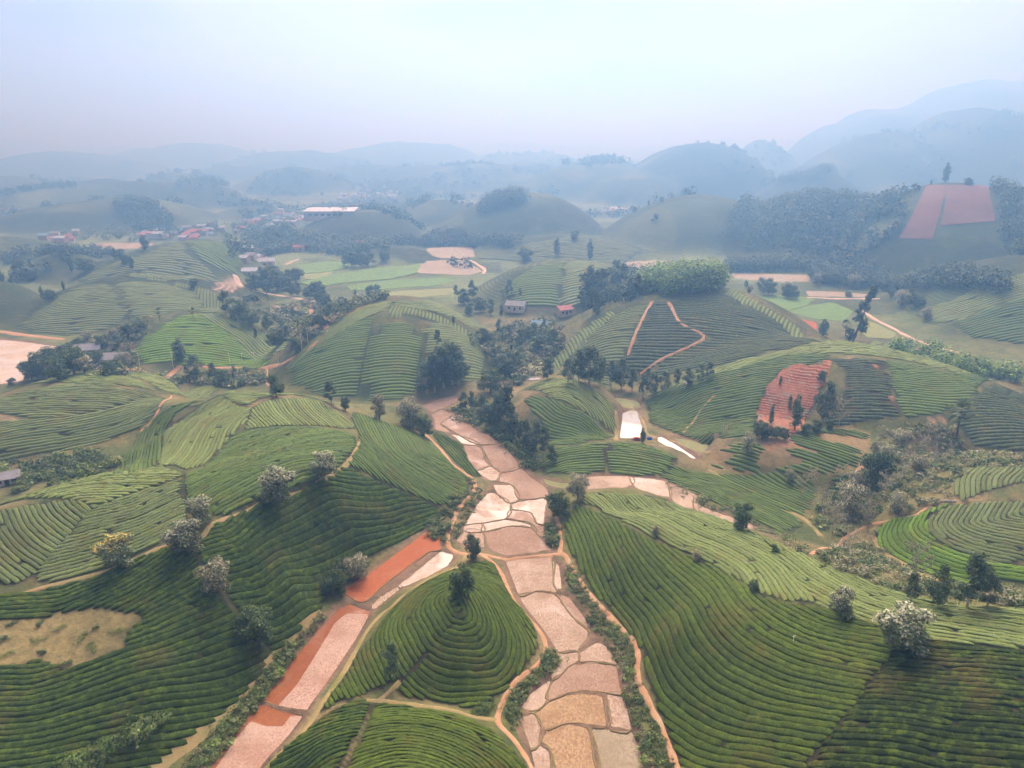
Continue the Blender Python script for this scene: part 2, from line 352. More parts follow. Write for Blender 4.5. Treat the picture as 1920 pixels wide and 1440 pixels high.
def ground(x, y):
    """height looked up on the built sheet (bilinear), so that draped things lie on its faces"""
    x = np.asarray(x, float); y = np.asarray(y, float)
    r = np.log(np.maximum(np.hypot(x, y), RR[0])); t = np.arctan2(x, y)
    i = np.clip((r - LRR[0]) / (LRR[1] - LRR[0]), 0, NR - 1.001); j = np.clip((t - TH[0]) / (TH[1] - TH[0]), 0, NT - 1.001)
    i0 = i.astype(int); j0 = j.astype(int); fi = i - i0; fj = j - j0
    return (GZ[i0, j0] * (1 - fi) + GZ[i0 + 1, j0] * fi) * (1 - fj) + (GZ[i0, j0 + 1] * (1 - fi) + GZ[i0 + 1, j0 + 1] * fi) * fj
_TS = 40 * (9000 / 40) ** np.linspace(0, 1, 2600)
def hit(px, py, dmax=9000.0, push=0.0):
    """where the ray through a photo point meets the ground; past dmax the closest pass over a crest is taken (pushed beyond it)"""
    d = ray(px, py); hd = math.hypot(d[0], d[1]); t = _TS / hd
    x = d[0] * t; y = d[1] * t; z = CAM_H + d[2] * t
    g = z - ground(x, y); k = _TS <= dmax
    b = np.nonzero((g < 0) & k)[0]
    if len(b):
        i = b[0]
        if i > 0:
            f = g[i - 1] / (g[i - 1] - g[i]); tt = t[i - 1] + f * (t[i] - t[i - 1])
        else: tt = t[0]
        return np.array([d[0] * tt, d[1] * tt])
    i = int(np.argmin(np.where(k, g, 1e9))); tt = t[i] + push / hd
    return np.array([d[0] * tt, d[1] * tt])
def hits(pts, dmax=9000.0, push=0.0): return np.array([hit(a, b, dmax, push) for a, b in pts])
# ------------------------------------------------------------------ helpers
def link(o, parent=None):
    scene.collection.objects.link(o)
    if parent is not None: o.parent = parent
    return o
def mesh(name, V, F, mats=(), smooth=False, cols=None):
    """V (n,3) array, F (m,k) array of quads or triangles, or a list of arrays of mixed size"""
    me = bpy.data.meshes.new(name); V = np.asarray(V, np.float32)
    Fs = F if isinstance(F, list) else [F]
    Fs = [np.asarray(f, np.int32) for f in Fs if len(f)]
    me.vertices.add(len(V)); me.vertices.foreach_set('co', V.ravel())
    loops = np.concatenate([f.ravel() for f in Fs]); cnt = np.concatenate([np.full(len(f), f.shape[1]) for f in Fs])
    me.loops.add(len(loops)); me.loops.foreach_set('vertex_index', loops)
    me.polygons.add(len(cnt)); st = np.concatenate([[0], np.cumsum(cnt)[:-1]]).astype(np.int32)
    me.polygons.foreach_set('loop_start', st); me.polygons.foreach_set('loop_total', cnt.astype(np.int32))
    me.polygons.foreach_set('use_smooth', np.full(len(cnt), bool(smooth)))
    me.update(calc_edges=True)
    if cols is not None:
        a = me.attributes.new('Col', 'FLOAT_COLOR', 'POINT')
        c = np.ones((len(V), 4), np.float32); c[:, :3] = cols; a.data.foreach_set('color', c.ravel())
    for m in mats: me.materials.append(m)
    return me
def obj(name, me, parent=None, **props):
    o = bpy.data.objects.new(name, me); link(o, parent)
    for k, v in props.items(): o[k] = v
    return o
def thing(name, label, cat, loc=(0, 0, 0), rz=0.0, group=None, scale=1.0, kind=None):
    o = bpy.data.objects.new(name, None); link(o); o.location = loc; o.rotation_euler = (0, 0, rz)
    o.scale = (scale,) * 3 if not isinstance(scale, tuple) else scale
    o.empty_display_size = .5; o['label'] = label; o['category'] = cat
    if group: o['group'] = group
    if kind: o['kind'] = kind
    return o
class NT_:
    """short hand for node trees"""
    def __init__(self, name):
        self.m = bpy.data.materials.new(name); self.m.use_nodes = True
        self.t = self.m.node_tree; self.b = self.t.nodes['Principled BSDF']; self.out = self.t.nodes['Material Output']
    def n(self, typ, **kw):
        x = self.t.nodes.new(typ)
        for k, v in kw.items(): setattr(x, k, v)
        return x
    def l(self, a, b): self.t.links.new(a, b)
    def pos(self):
        if not hasattr(self, '_p'): self._p = self.n('ShaderNodeNewGeometry').outputs['Position']
        return self._p
    def noise(self, scale, detail=3, rough=.55, vec=None, dist=0):
        x = self.n('ShaderNodeTexNoise'); x.inputs['Scale'].default_value = scale; x.inputs['Detail'].default_value = detail
        x.inputs['Roughness'].default_value = rough; x.inputs['Distortion'].default_value = dist
        self.l(vec if vec is not None else self.pos(), x.inputs['Vector']); return x.outputs['Fac']
    def ramp(self, fac, stops, interp='LINEAR'):
        x = self.n('ShaderNodeValToRGB'); r = x.color_ramp; r.interpolation = interp
        while len(r.elements) < len(stops): r.elements.new(.5)
        for e, (p, c) in zip(r.elements, stops):
            e.position = p; e.color = (c, c, c, 1) if not isinstance(c, tuple) else (*c, 1)
        self.l(fac, x.inputs[0]); return x.outputs[0]
    def mix(self, a, b, fac, mode='MIX'):
        x = self.n('ShaderNodeMix'); x.data_type = 'RGBA'; x.blend_type = mode
        for v, i in ((a, 6), (b, 7)):
            if isinstance(v, tuple): x.inputs[i].default_value = (*v, 1)
            else: self.l(v, x.inputs[i])
        if isinstance(fac, (int, float)): x.inputs[0].default_value = fac
        else: self.l(fac, x.inputs[0])
        return x.outputs[2]
    def attr(self, name='Col'):
        x = self.n('ShaderNodeAttribute'); x.attribute_name = name; return x.outputs['Color']
    def rand(self): return self.n('ShaderNodeObjectInfo').outputs['Random']
    def bump(self, h, strength=.5, dist=.1):
        x = self.n('ShaderNodeBump'); x.inputs['Strength'].default_value = strength; x.inputs['Distance'].default_value = dist
        self.l(h, x.inputs['Height']); self.l(x.outputs[0], self.b.inputs['Normal'])
    def base(self, c, rough=.8, spec=.2):
        if isinstance(c, tuple): self.b.inputs['Base Color'].default_value = (*c, 1)
        else: self.l(c, self.b.inputs['Base Color'])
        self.b.inputs['Roughness'].default_value = rough; self.b.inputs['Specular IOR Level'].default_value = spec
        return self.m
_TEA = {}
def tea_mat(tone):
    """clipped tea leaves: tone = (young leaf, old leaf)"""
    if tone in _TEA: return _TEA[tone]
    a, b = tone; k = NT_('tea_leaves')
    f = k.noise(3.4, 5, .75); p = k.noise(.11, 4, .65); q = k.noise(.8, 4, .7)
    c = k.mix(b, a, k.ramp(f, [(.38, 0.0), (.62, 1.0)]))
    c = k.mix(c, k.mix(c, (.14, .10, .035), .65), k.ramp(p, [(.52, 0.0), (.72, .75)]))
    c = k.mix(c, k.mix(c, (.12, .185, .018), .55), k.ramp(q, [(.48, 0.0), (.64, 1.0)]))
    hs = k.n('ShaderNodeHueSaturation'); mr = k.n('ShaderNodeMapRange'); mr.inputs['To Min'].default_value = .8; mr.inputs['To Max'].default_value = 1.2
    k.l(k.rand(), mr.inputs['Value']); k.l(mr.outputs[0], hs.inputs['Value']); k.l(c, hs.inputs['Color'])
    k.bump(k.noise(4.5, 5, .75), 1.0, .22)
    _TEA[tone] = k.base(hs.outputs[0], .75, .05); return _TEA[tone]
T_SHADE = ((.034, .056, .007), (.013, .022, .003))  # tea for the bottom right slope, vignette and slope shade put into its colour
T_DEEP = ((.054, .094, .014), (.020, .037, .006))
T_MID = ((.092, .140, .018), (.036, .058, .008))
T_LIGHT = ((.118, .185, .048), (.056, .094, .024))
T_PALE = ((.215, .275, .095), (.112, .154, .050))
T_BRIGHT = ((.165, .300, .034), (.086, .165, .018))
T_GREY = ((.168, .214, .086), (.090, .122, .048))
T_DARK = ((.055, .074, .042), (.032, .045, .025))
def soil_mat(name, c1, c2, c3=None, s=.6, bump=.4, rough=.9):
    k = NT_(name); f = k.noise(s, 5, .65); g = k.noise(s * 9, 3, .6)
    c = k.mix(c1, c2, k.ramp(f, [(.35, 0.0), (.65, 1.0)]))
    if c3: c = k.mix(c, c3, k.ramp(k.noise(s * .35, 4, .6), [(.52, 0.0), (.68, .9)]))
    k.bump(g, bump, .12); return k.base(c, rough, .1)
M_PATH = soil_mat('dirt_path', (.46, .29, .17), (.36, .20, .105), (.44, .33, .20), .5)
M_ROAD = soil_mat('pale_road', (.50, .40, .30), (.42, .31, .22), None, .2)
M_GRASSPATH = soil_mat('grass_path', (.25, .22, .09), (.33, .25, .12), (.16, .17, .05), .4)
M_RED = soil_mat('red_soil', (.37, .115, .045), (.27, .075, .03), (.42, .17, .08), .35, .6)
def furrow_mat(angle):
    k = NT_('ploughed_red_soil'); mpn = k.n('ShaderNodeMapping'); mpn.inputs['Rotation'].default_value = (0, 0, angle); k.l(k.pos(), mpn.inputs['Vector'])
    wv = k.n('ShaderNodeTexWave'); wv.inputs['Scale'].default_value = .42; wv.inputs['Distortion'].default_value = 2.5; wv.inputs['Detail'].default_value = 3; wv.inputs['Detail Scale'].default_value = 1.2; k.l(mpn.outputs[0], wv.inputs['Vector'])
    c = k.mix((.30, .088, .034), (.42, .145, .062), k.ramp(wv.outputs['Fac'], [(.2, 0.0), (.8, 1.0)])); c = k.mix(c, (.40, .20, .11), k.ramp(k.noise(.3, 5, .7), [(.5, 0.0), (.7, .8)])); c = k.mix(c, (.20, .06, .026), k.ramp(k.noise(1.6, 5, .75), [(.5, 0.0), (.68, .8)]))
    k.bump(k.noise(2.2, 5, .7), .8, .25); return k.base(c, .9, .1)
M_SCAR = soil_mat('red_scar', (.34, .15, .085), (.22, .09, .055), (.24, .23, .17), .55, .6)
M_BUND = soil_mat('grassy_bund', (.20, .17, .075), (.24, .16, .095), (.13, .14, .04), .35)
M_BARE = soil_mat('bare_ground', (.32, .25, .12), (.24, .22, .09), (.40, .24, .13), .3)
M_HEDGE_SOIL = soil_mat('tea_soil', (.062, .043, .024), (.040, .036, .018), None, .8)
def paddy_mat(name, straw, mud, wet, wetcol, rough=.12, density=.5):
    """rice stubble standing in mud and shallow water; wet = share of open water"""
    k = NT_(name)
    mpn = k.n('ShaderNodeMapping'); mpn.inputs['Scale'].default_value = (1.0, .6, 1.0); mpn.inputs['Rotation'].default_value = (0, 0, random.uniform(-.5, .5)); k.l(k.pos(), mpn.inputs['Vector'])
    fine = k.noise(3.0, 5, .8, mpn.outputs[0]); big = k.noise(.15, 4, .65); w = k.noise(.085, 8, .74, dist=.8)
    st = k.ramp(fine, [(.53 - density * .16, 0.0), (.62 - density * .12, 1.0)])
    c = k.mix(mud, straw, st); c = k.mix(c, k.mix(c, mud, .7), k.ramp(big, [(.47, 0.0), (.62, .85)]))
    c = k.mix(c, k.mix(c, (.17, .16, .06), .6), k.ramp(k.noise(.33, 5, .7), [(.56, 0.0), (.70, .7)])); c = k.mix(c, k.mix(c, straw, .8), k.ramp(k.noise(.07, 4, .6), [(.50, 0.0), (.68, .8)]))
    if wet <= 0:
        k.bump(fine, .5, .1); return k.base(c, .9, .1)
    wm = k.ramp(w, [(max(0, .66 - wet * .36), 0.0), (.78 - wet * .36, 1.0)])
    sub = k.n('ShaderNodeMath', operation='MULTIPLY'); k.l(wm, sub.inputs[0]); k.l(k.ramp(fine, [(.50, 1.0), (.60, .15)]), sub.inputs[1])
    k.l(k.mix(c, wetcol, sub.outputs[0]), k.b.inputs['Base Color'])
    k.l(k.ramp(sub.outputs[0], [(0, .8), (1, rough)]), k.b.inputs['Roughness'])
    k.l(k.ramp(sub.outputs[0], [(0, .1), (1, .5)]), k.b.inputs['Specular IOR Level'])
    return k.m
M_PAD = {
 'pink': paddy_mat('paddy_pink', (.47, .375, .285), (.25, .165, .105), .30, (.34, .26, .21), .32),
 'white': paddy_mat('paddy_white', (.56, .47, .38), (.33, .24, .17), .52, (.42, .36, .31), .30, density=.55),
 'brown': paddy_mat('paddy_brown', (.40, .29, .17), (.25, .155, .08), 0, None),
 'mud': paddy_mat('paddy_mud', (.36, .26, .185), (.24, .15, .10), .38, (.28, .195, .15), .28, .4),
 'green': paddy_mat('paddy_green', (.23, .25, .10), (.17, .17, .075), .3, (.28, .25, .15), .2),
 'redwater': paddy_mat('paddy_redwater', (.30, .115, .045), (.22, .075, .028), .45, (.21, .072, .026), .3, density=.3),
 'redstubble': paddy_mat('paddy_redstubble', (.45, .33, .26), (.29, .16, .105), .15, (.38, .24, .18), .3, .7),
 'tan': paddy_mat('paddy_tan', (.34, .29, .20), (.24, .195, .125), .1, (.33, .27, .20), .3),
 'lush': paddy_mat('paddy_lush', (.15, .25, .065), (.10, .19, .05), 0, None, density=.7),
 'olive': paddy_mat('paddy_olive', (.24, .27, .10), (.17, .21, .08), 0, None, density=.7),
}
def water_mat(name, col, rough=.03):
    k = NT_(name); k.base(col, rough, .5); k.b.inputs['IOR'].default_value = 1.33
    k.bump(k.noise(.8, 2), .03, .05); return k.m
M_WATER = water_mat('pond_water', (.42, .40, .36)); M_WATER_GREEN = water_mat('green_water', (.24, .24, .11), .12)
# ------------------------------------------------------------------ tea fields
def smooth_line(P, n=40, ext=0.0):
    """Catmull-Rom through the points, resampled evenly, optionally extended at both ends"""
    P = np.asarray(P, float)
    if len(P) > 2:
        Q = np.vstack([2 * P[0] - P[1], P, 2 * P[-1] - P[-2]]); out = []
        for i in range(1, len(Q) - 2):
            t = np.linspace(0, 1, 12, endpoint=False)[:, None]; a, b, c, d = Q[i - 1], Q[i], Q[i + 1], Q[i + 2]
            out.append(.5 * (2 * b + (c - a) * t + (2 * a - 5 * b + 4 * c - d) * t ** 2 + (3 * b - a - 3 * c + d) * t ** 3))
        P = np.vstack(out + [Q[-2:-1]])
    L = np.concatenate([[0], np.cumsum(np.hypot(*np.diff(P, axis=0).T))])
    s = np.linspace(0, L[-1], n); P = np.stack([np.interp(s, L, P[:, 0]), np.interp(s, L, P[:, 1])], -1)
    if ext:
        k = max(1, n // 8)
        a = P[0] - P[k]; a /= np.hypot(*a); b = P[-1] - P[-1 - k]; b /= np.hypot(*b)
        P = np.vstack([P[0] + a * ext, P, P[-1] + b * ext])
    return P
def sdist(P, x, y):
    """signed distance to a polyline (left positive)"""
    best = np.full(x.shape, 1e18); sg = np.zeros(x.shape)
    for i in range(len(P) - 1):
        a = P[i]; ab = P[i + 1] - a; L = (ab ** 2).sum() + 1e-12
        t = np.clip(((x - a[0]) * ab[0] + (y - a[1]) * ab[1]) / L, 0, 1)
        dx = x - a[0] - t * ab[0]; dy = y - a[1] - t * ab[1]; d = dx * dx + dy * dy
        m = d < best - 1e-9; best = np.where(m, d, best); sg = np.where(m, np.sign(ab[0] * dy - ab[1] * dx), sg)
    return np.sqrt(best) * np.where(sg == 0, 1, sg)
def contours(phi, x0, y0, g):
    """all integer level lines of phi on a grid -> list of (level, polyline)"""
    lv0, lv1 = int(math.ceil(phi.min())), int(math.floor(phi.max())); res = []
    ny, nx = phi.shape
    for lv in range(lv0, lv1 + 1):
        s = phi - lv - 1e-7; up = s > 0
        hx = np.nonzero(up[:, :-1] != up[:, 1:]); vy = np.nonzero(up[:-1] != up[1:])
        if not len(hx[0]) and not len(vy[0]): continue
        pts = {}
        f = s[hx[0], hx[1]] / (s[hx[0], hx[1]] - s[hx[0], hx[1] + 1])
        for j, i, ff in zip(hx[0].tolist(), hx[1].tolist(), f.tolist()): pts[(0, j, i)] = (x0 + (i + ff) * g, y0 + j * g)
        f = s[vy[0], vy[1]] / (s[vy[0], vy[1]] - s[vy[0] + 1, vy[1]])
        for j, i, ff in zip(vy[0].tolist(), vy[1].tolist(), f.tolist()): pts[(1, j, i)] = (x0 + i * g, y0 + (j + ff) * g)
        cells = set()
        for (k, j, i) in pts:
            if k == 0: cells.add((j, i)); cells.add((j - 1, i))
            else: cells.add((j, i)); cells.add((j, i - 1))
        adj = {}
        for (j, i) in cells:
            if j < 0 or i < 0 or j >= ny - 1 or i >= nx - 1: continue
            e = [k for k in ((0, j, i), (1, j, i + 1), (0, j + 1, i), (1, j, i)) if k in pts]
            for a, b in (((0, 1),) if len(e) == 2 else ((0, 1), (2, 3)) if len(e) == 4 else ()):
                adj.setdefault(e[a], []).append(e[b]); adj.setdefault(e[b], []).append(e[a])
        seen = set()
        ends = [k for k, v in adj.items() if len(v) == 1] + list(adj)
        for st in ends:
            if st in seen: continue
            seen.add(st); line = [st]; cur = st
            while True:
                nxt = [k for k in adj[cur] if k not in seen]
                if not nxt: break
                cur = nxt[0]; seen.add(cur); line.append(cur)
            if len(line) > 2 and st in adj[line[-1]]: line.append(st)
            if len(line) > 2: res.append((lv, np.array([pts[k] for k in line])))
    return res
PROF = {3: np.array([(-1., -.15), (-1.0, .74), (-.84, .96), (0, 1.0), (.84, .96), (1.0, .74), (1., -.15)]),
        2: np.array([(-1., -.15), (-.96, .88), (0, 1.0), (.96, .88), (1., -.15)]),
        1: np.array([(-1., -.15), (-.88, .96), (.88, .96), (1., -.15)])}
def row_mesh(P, w, hgt, lod, r, closed_z=None):
    n = len(P); T = np.gradient(P, axis=0); T /= np.hypot(T[:, 0], T[:, 1])[:, None] + 1e-9
    N = np.stack([-T[:, 1], T[:, 0]], -1); pr = PROF[lod]; m = len(pr)
    sc = np.ones(n); sc[0] = sc[-1] = .45
    if n > 3: sc[1] = sc[-2] = .95
    ww = w * (1 + r.normal(0, .03, n)) * np.where(sc < .5, .7, 1.0); hh = hgt * sc * (1 + r.normal(0, .05, n))
    off = pr[None, :, 0] * ww[:, None] + r.normal(0, .045, (n, m))
    X = P[:, None, 0] + N[:, None, 0] * off; Y = P[:, None, 1] + N[:, None, 1] * off
    Z = ground(X, Y) + pr[None, :, 1] * hh[:, None] + r.normal(0, .06, (n, m)) * (pr[None, :, 1] > 0)
    V = np.stack([X, Y, Z], -1).reshape(-1, 3)
    i = np.arange(n - 1)[:, None] * m + np.arange(m - 1)[None]
    F = np.stack([i, i + 1, i + m + 1, i + m], -1).reshape(-1, 4)
    return V, F
TEA_POLYS = []; N_ROWS = [0, 0]
def tea_field(label, poly, guide, spacing=1.75, tone=T_MID, dmax=9000., push=0., unsigned=False, holes=(), lod=3, hgt=.42, fill=.89,
              wob=.25, breaks=.008, sparse=0.0, separate=True, group=None, seed=0, gext=60.0, w2=None, soil=None):
    r = np.random.default_rng(seed + len(TEA_POLYS) * 13); spacing = spacing * {3: .63, 2: .60, 1: .66}[lod]
    if lod < 3: hgt *= .75; fill = fill + (1 - fill) * .35
    wob *= 1.3
    W = hits(poly, dmax, push); H = [hits(h, dmax) for h in holes]
    TEA_POLYS.append((W, H, soil))
    G = hits(guide, dmax, push) if not w2 else np.array(guide, float)
    G = smooth_line(G, 36, 0 if unsigned else gext) if len(G) > 1 else G
    g = {3: .8, 2: 1.3, 1: 2.0}[lod]; step = {3: .75, 2: 1.9, 1: 3.6}[lod]
    lo = W.min(0) - 2; hi = W.max(0) + 2
    nx = int((hi[0] - lo[0]) / g) + 2; ny = int((hi[1] - lo[1]) / g) + 2
    X, Y = np.meshgrid(lo[0] + np.arange(nx) * g, lo[1] + np.arange(ny) * g)
    ph = (polydist(G, X, Y) if unsigned else sdist(G, X, Y)) / spacing + .5
    ph = ph + fbm(X, Y, 16, seed + 2, 2) * wob * 2.2 + fbm(X, Y, 5, seed + 5, 1) * wob * .45
    gy_, gx_ = np.gradient(ph, g); SP_ = np.clip(1 / (np.hypot(gx_, gy_) + 1e-6), spacing * .6, spacing * 1.7)
    root = thing('tea_field', label, 'tea field', group=group, kind='thing')
    c = W.mean(0); root.location = (float(c[0]), float(c[1]), float(ground(c[0], c[1])))
    off = np.array(root.location)
    mat = tea_mat(tone); Vs = []; Fs = []; nv = 0
    for lv, L in contours(ph, lo[0], lo[1], g):
        s = np.concatenate([[0], np.cumsum(np.hypot(*np.diff(L, axis=0).T))])
        if s[-1] < 2 * step: continue
        n = max(4, int(s[-1] / step)); t = np.linspace(0, s[-1], n)
        P = np.stack([np.interp(t, s, L[:, 0]), np.interp(t, s, L[:, 1])], -1)
        if n > 6: P[1:-1] = (P[:-2] + 2 * P[1:-1] + P[2:]) / 4
        ok = inside(W, P[:, 0], P[:, 1]) | (polydist(W, P[:, 0], P[:, 1], True) < {3: .7, 2: 1.1, 1: 2.4}[lod])
        for h in H: ok &= ~inside(h, P[:, 0], P[:, 1])
        if sparse: ok &= fbm(P[:, 0], P[:, 1], 9, 31, 2) + r.normal(0, .05, n) > sparse - .5
        cut = r.random(n) < breaks * step
        ii = np.clip((P[:, 0] - lo[0]) / g, 0, nx - 1).astype(int); jj = np.clip((P[:, 1] - lo[1]) / g, 0, ny - 1).astype(int); wl_ = SP_[jj, ii] * .5 * fill
        if n > 8: wl_ = np.convolve(np.pad(wl_, 2, 'edge'), np.ones(5) / 5, 'valid')
        k = 0
        while k < n:
            if not ok[k]: k += 1; continue
            e = k
            while e < n and ok[e] and not (cut[e] and e - k > 5): e += 1
            if e - k >= 3:
                V, F = row_mesh(P[k:e], wl_[k:e], hgt * r.uniform(.85, 1.12), lod, r); V = V - off
                if separate:
                    me = mesh('tea_row', V, F, (mat,), smooth=True); obj('tea_row', me, root); N_ROWS[0] += 1
                else:
                    Vs.append(V); Fs.append(F + nv); nv += len(V)
                N_ROWS[1] += len(F) * 2
            k = e
    if not separate and Vs:
        obj('tea_rows', mesh('tea_rows', np.vstack(Vs), np.vstack(Fs), (mat,), smooth=True), root, kind='stuff')
    return root
TF = tea_field
# left ridge
PATCH_L = [(-60,1160),(20,1160),(77,1160),(110,1150),(147,1145),(187,1140),(230,1150),(263,1150),(263,1163),(240,1183),(230,1213),(187,1237),(157,1250),(127,1257),(93,1243),(63,1237),(20,1250),(-60,1253)]
TF('dark green tea slope at the bottom left around the bare patch', [(50,1122),(110,1104),(187,1085),(253,1053),(318,1030),(366,1046),(408,1119),(445,1163),(481,1210),(497,1226),(490,1255),(464,1279),(453,1299),(397,1345),(330,1396),(280,1436),(215,1500),(-380,1500),(-380,1140)],
   [(0,1297),(67,1293),(160,1263),(233,1237),(300,1217),(400,1180),(447,1160)], 1.55, T_DEEP, holes=[PATCH_L], dmax=175)
TF('deep green tea slope above the red soil plot', [(374,1038),(402,990),(457,966),(500,944),(547,934),(597,911),(622,903),(650,879),(707,907),(757,927),(797,944),(824,957),(813,975),(790,988),(760,1003),(715,1028),(690,1038),(655,1062),(610,1110),(600,1130),(585,1147),(545,1187),(520,1220),(509,1212),(467,1163),(436,1124),(416,1090),(381,1052)],
   [(440,1100),(500,1083),(567,1050),(640,1020),(700,1000),(760,985),(800,970)], 1.6, T_DEEP, dmax=190)
TF('greyish green tea strip between the tree line and the steep row plot', [(80,1088),(140,1077),(200,1060),(260,1034),(287,1020),(317,1004),(343,985),(345,950),(335,927),(336,903),(227,938),(180,956),(169,961),(146,991),(106,1031),(74,1073)],
   [(77,1063),(167,1040),(267,1007),(343,970)], 1.6, T_GREY, dmax=190)
TF('greyish tea plot with steep rows at the left edge', [(-260,964),(0,960),(100,943),(133,940),(173,954),(163,960),(66,1073),(30,1092),(-260,1085)],
   [(20,957),(37,990),(67,1020),(93,1037)], 1.6, T_GREY, dmax=180)
TF('pale tea strip along the left skyline of the near ridge', [(-260,948),(0,927),(150,899),(300,881),(341,891),(325,899),(227,931),(180,949),(137,934),(0,951),(-260,955)],
   [(0,940),(150,912),(320,888)], 1.6, T_PALE, dmax=178, push=6)
TF('broad pale tea plot behind the row of round trees', [(350,893),(388,880),(403,862),(436,822),(459,810),(500,805),(567,801),(640,810),(661,817),(667,835),(637,866),(597,892),(520,921),(455,946),(405,966),(362,957),(353,935)],
   [(380,920),(450,885),(520,858),(580,845),(640,838)], 1.6, T_LIGHT, dmax=240)
TF('pale tea plot with curving rows beside the ridge notch', [(336,773),(379,743),(413,746),(443,763),(468,766),(464,780),(430,817),(397,852),(375,874),(350,879),(327,870),(304,874),(310,827),(316,800)],
   [(437,763),(400,787),(377,817),(360,847),(333,877)], 1.65, T_PALE, dmax=250)
TF('narrow tea slope falling into the bushy hollow', [(215,893),(235,853),(263,813),(319,755),(368,742),(331,771),(310,800),(297,850),(290,871),(263,885)],
   [(230,890),(250,850),(285,800),(345,748)], 1.65, T_LIGHT, dmax=260)
TF('thin pale tea strip on the ridge skyline', [(353,740),(433,731),(500,735),(560,740),(620,757),(632,768),(600,748),(540,740),(493,746),(460,761),(433,751),(400,740)],
   [(400,736),(500,738),(600,750)], 1.65, T_PALE, dmax=250, push=5, lod=2)
TF('tea plot with upright rows near the ridge top', [(475,768),(495,755),(540,748),(593,751),(640,780),(663,803),(640,803),(567,797),(500,800),(461,805),(472,783)],
   [(530,748),(545,770),(570,793)], 1.65, T_PALE, dmax=250)
TF('light green tea nose dropping to the left dirt path', [(668,775),(700,786),(750,802),(790,818),(824,850),(850,876),(872,895),(876,915),(866,933),(830,946),(797,934),(757,916),(707,894),(658,871),(680,835),(677,812),(664,788)],
   [(690,790),(715,835),(760,875),(810,905),(850,930)], 1.65, T_LIGHT, dmax=260)
TF('inner oval tea plot on the far left dome', [(-220,790),(0,746),(100,725),(233,730),(286,740),(278,746),(213,765),(160,772),(100,780),(57,779),(0,772),(-220,800)],
   [(-40,752),(50,738),(150,731),(250,737)], 2.0, T_GREY, dmax=330, lod=2)
TF('rim tea plot along the top of the far left dome', [(-220,775),(0,730),(83,706),(200,698),(240,707),(285,731),(215,722),(150,718),(33,727),(-220,782)],
   [(-40,745),(60,718),(170,709),(260,720)], 2.0, T_PALE, dmax=330, push=4, lod=2)
TF('low tea plot behind the path on the far left dome', [(232,703),(300,704),(400,719),(407,727),(320,737),(297,727),(263,710)],
   [(260,706),(330,712),(400,722)], 2.0, T_PALE, dmax=330, push=3, lod=2)
TF('lower tea band of the far left dome above the bushes', [(-220,808),(57,790),(160,781),(217,771),(307,746),(297,763),(280,780),(258,800),(197,823),(130,839),(0,861),(-220,900)],
   [(0,825),(133,805),(220,785),(300,755)], 1.9, T_GREY, dmax=300, lod=2)
# conical hill and knoll in the middle
TF('bright green front of the conical tea hill', [(885,1059),(908,1053),(926,1062),(938,1090),(957,1125),(982,1155),(1000,1187),(1002,1213),(985,1238),(952,1278),(912,1312),(873,1324),(827,1309),(773,1303),(749,1295),(760,1277),(862,1162),(872,1100)],
   [(846,1122),(862,1150)], 1.5, T_MID, unsigned=True, dmax=165)
TF('shaded left side of the conical tea hill', [(852,1165),(748,1270),(735,1275),(690,1295),(640,1311),(606,1330),(643,1280),(675,1226),(705,1187),(731,1153),(755,1127),(802,1092),(848,1070),(879,1060),(866,1100)],
   [(846,1122),(862,1150)], 1.5, T_MID, unsigned=True, dmax=165)
TF('small tea wedge at the bottom left of the knoll', [(505,1440),(562,1383),(640,1329),(677,1311),(689,1323),(680,1347),(657,1390),(632,1440),(617,1500),(455,1500)],
   [(560,1400),(610,1375),(660,1360)], 1.6, T_DEEP, dmax=130)
TF('bright green tea knoll at the bottom centre', [(704,1323),(760,1328),(830,1338),(878,1353),(920,1374),(949,1401),(978,1440),(1005,1500),(640,1500),(653,1440),(678,1393),(700,1347)],
   [(680,1380),(760,1370),(840,1385),(910,1420),(950,1460)], 1.45, T_MID, dmax=130)
# right ridge
TF('big tea slope with sweeping dark rows right of the dirt path', [(1083,951),(1123,964),(1173,991),(1223,1017),(1280,1041),(1313,1057),(1347,1074),(1380,1094),(1407,1109),(1430,1124),(1480,1137),(1527,1142),(1580,1157),(1625,1174),(1655,1190),(1664,1223),(1653,1243),(1609,1300),(1576,1347),(1506,1433),(1470,1500),(1298,1500),(1280,1420),(1260,1370),(1237,1310),(1217,1262),(1215,1215),(1185,1180),(1155,1145),(1120,1110),(1090,1060),(1071,1020),(1063,985)],
   [(1195,985),(1215,1020),(1250,1060),(1297,1100),(1335,1150),(1380,1200),(1467,1253),(1563,1280),(1633,1290)], 1.65, T_MID, dmax=190, wob=.4)
TF('pale upper tea plot between two dark ditches', [(1097,930),(1150,925),(1240,938),(1320,962),(1370,980),(1393,995),(1428,1017),(1449,1037),(1487,1090),(1520,1127),(1480,1125),(1430,1110),(1385,1083),(1347,1061),(1313,1045),(1280,1028),(1223,1003),(1173,976),(1123,950),(1092,942)],
   [(1150,938),(1230,962),(1310,995),(1380,1025),(1440,1060),(1475,1100)], 1.6, T_PALE, dmax=200, wob=.4)
TF('pale tea slope on the right ridge skyline', [(1405,996),(1470,1026),(1560,1068),(1640,1100),(1780,1138),(1920,1146),(2300,1150),(2300,1248),(1900,1213),(1800,1203),(1700,1193),(1667,1183),(1632,1163),(1582,1146),(1542,1136),(1493,1085),(1458,1032)],
   [(1480,1045),(1560,1100),(1640,1135),(1720,1155),(1820,1170),(1920,1185)], 1.6, T_PALE, dmax=165, push=3)
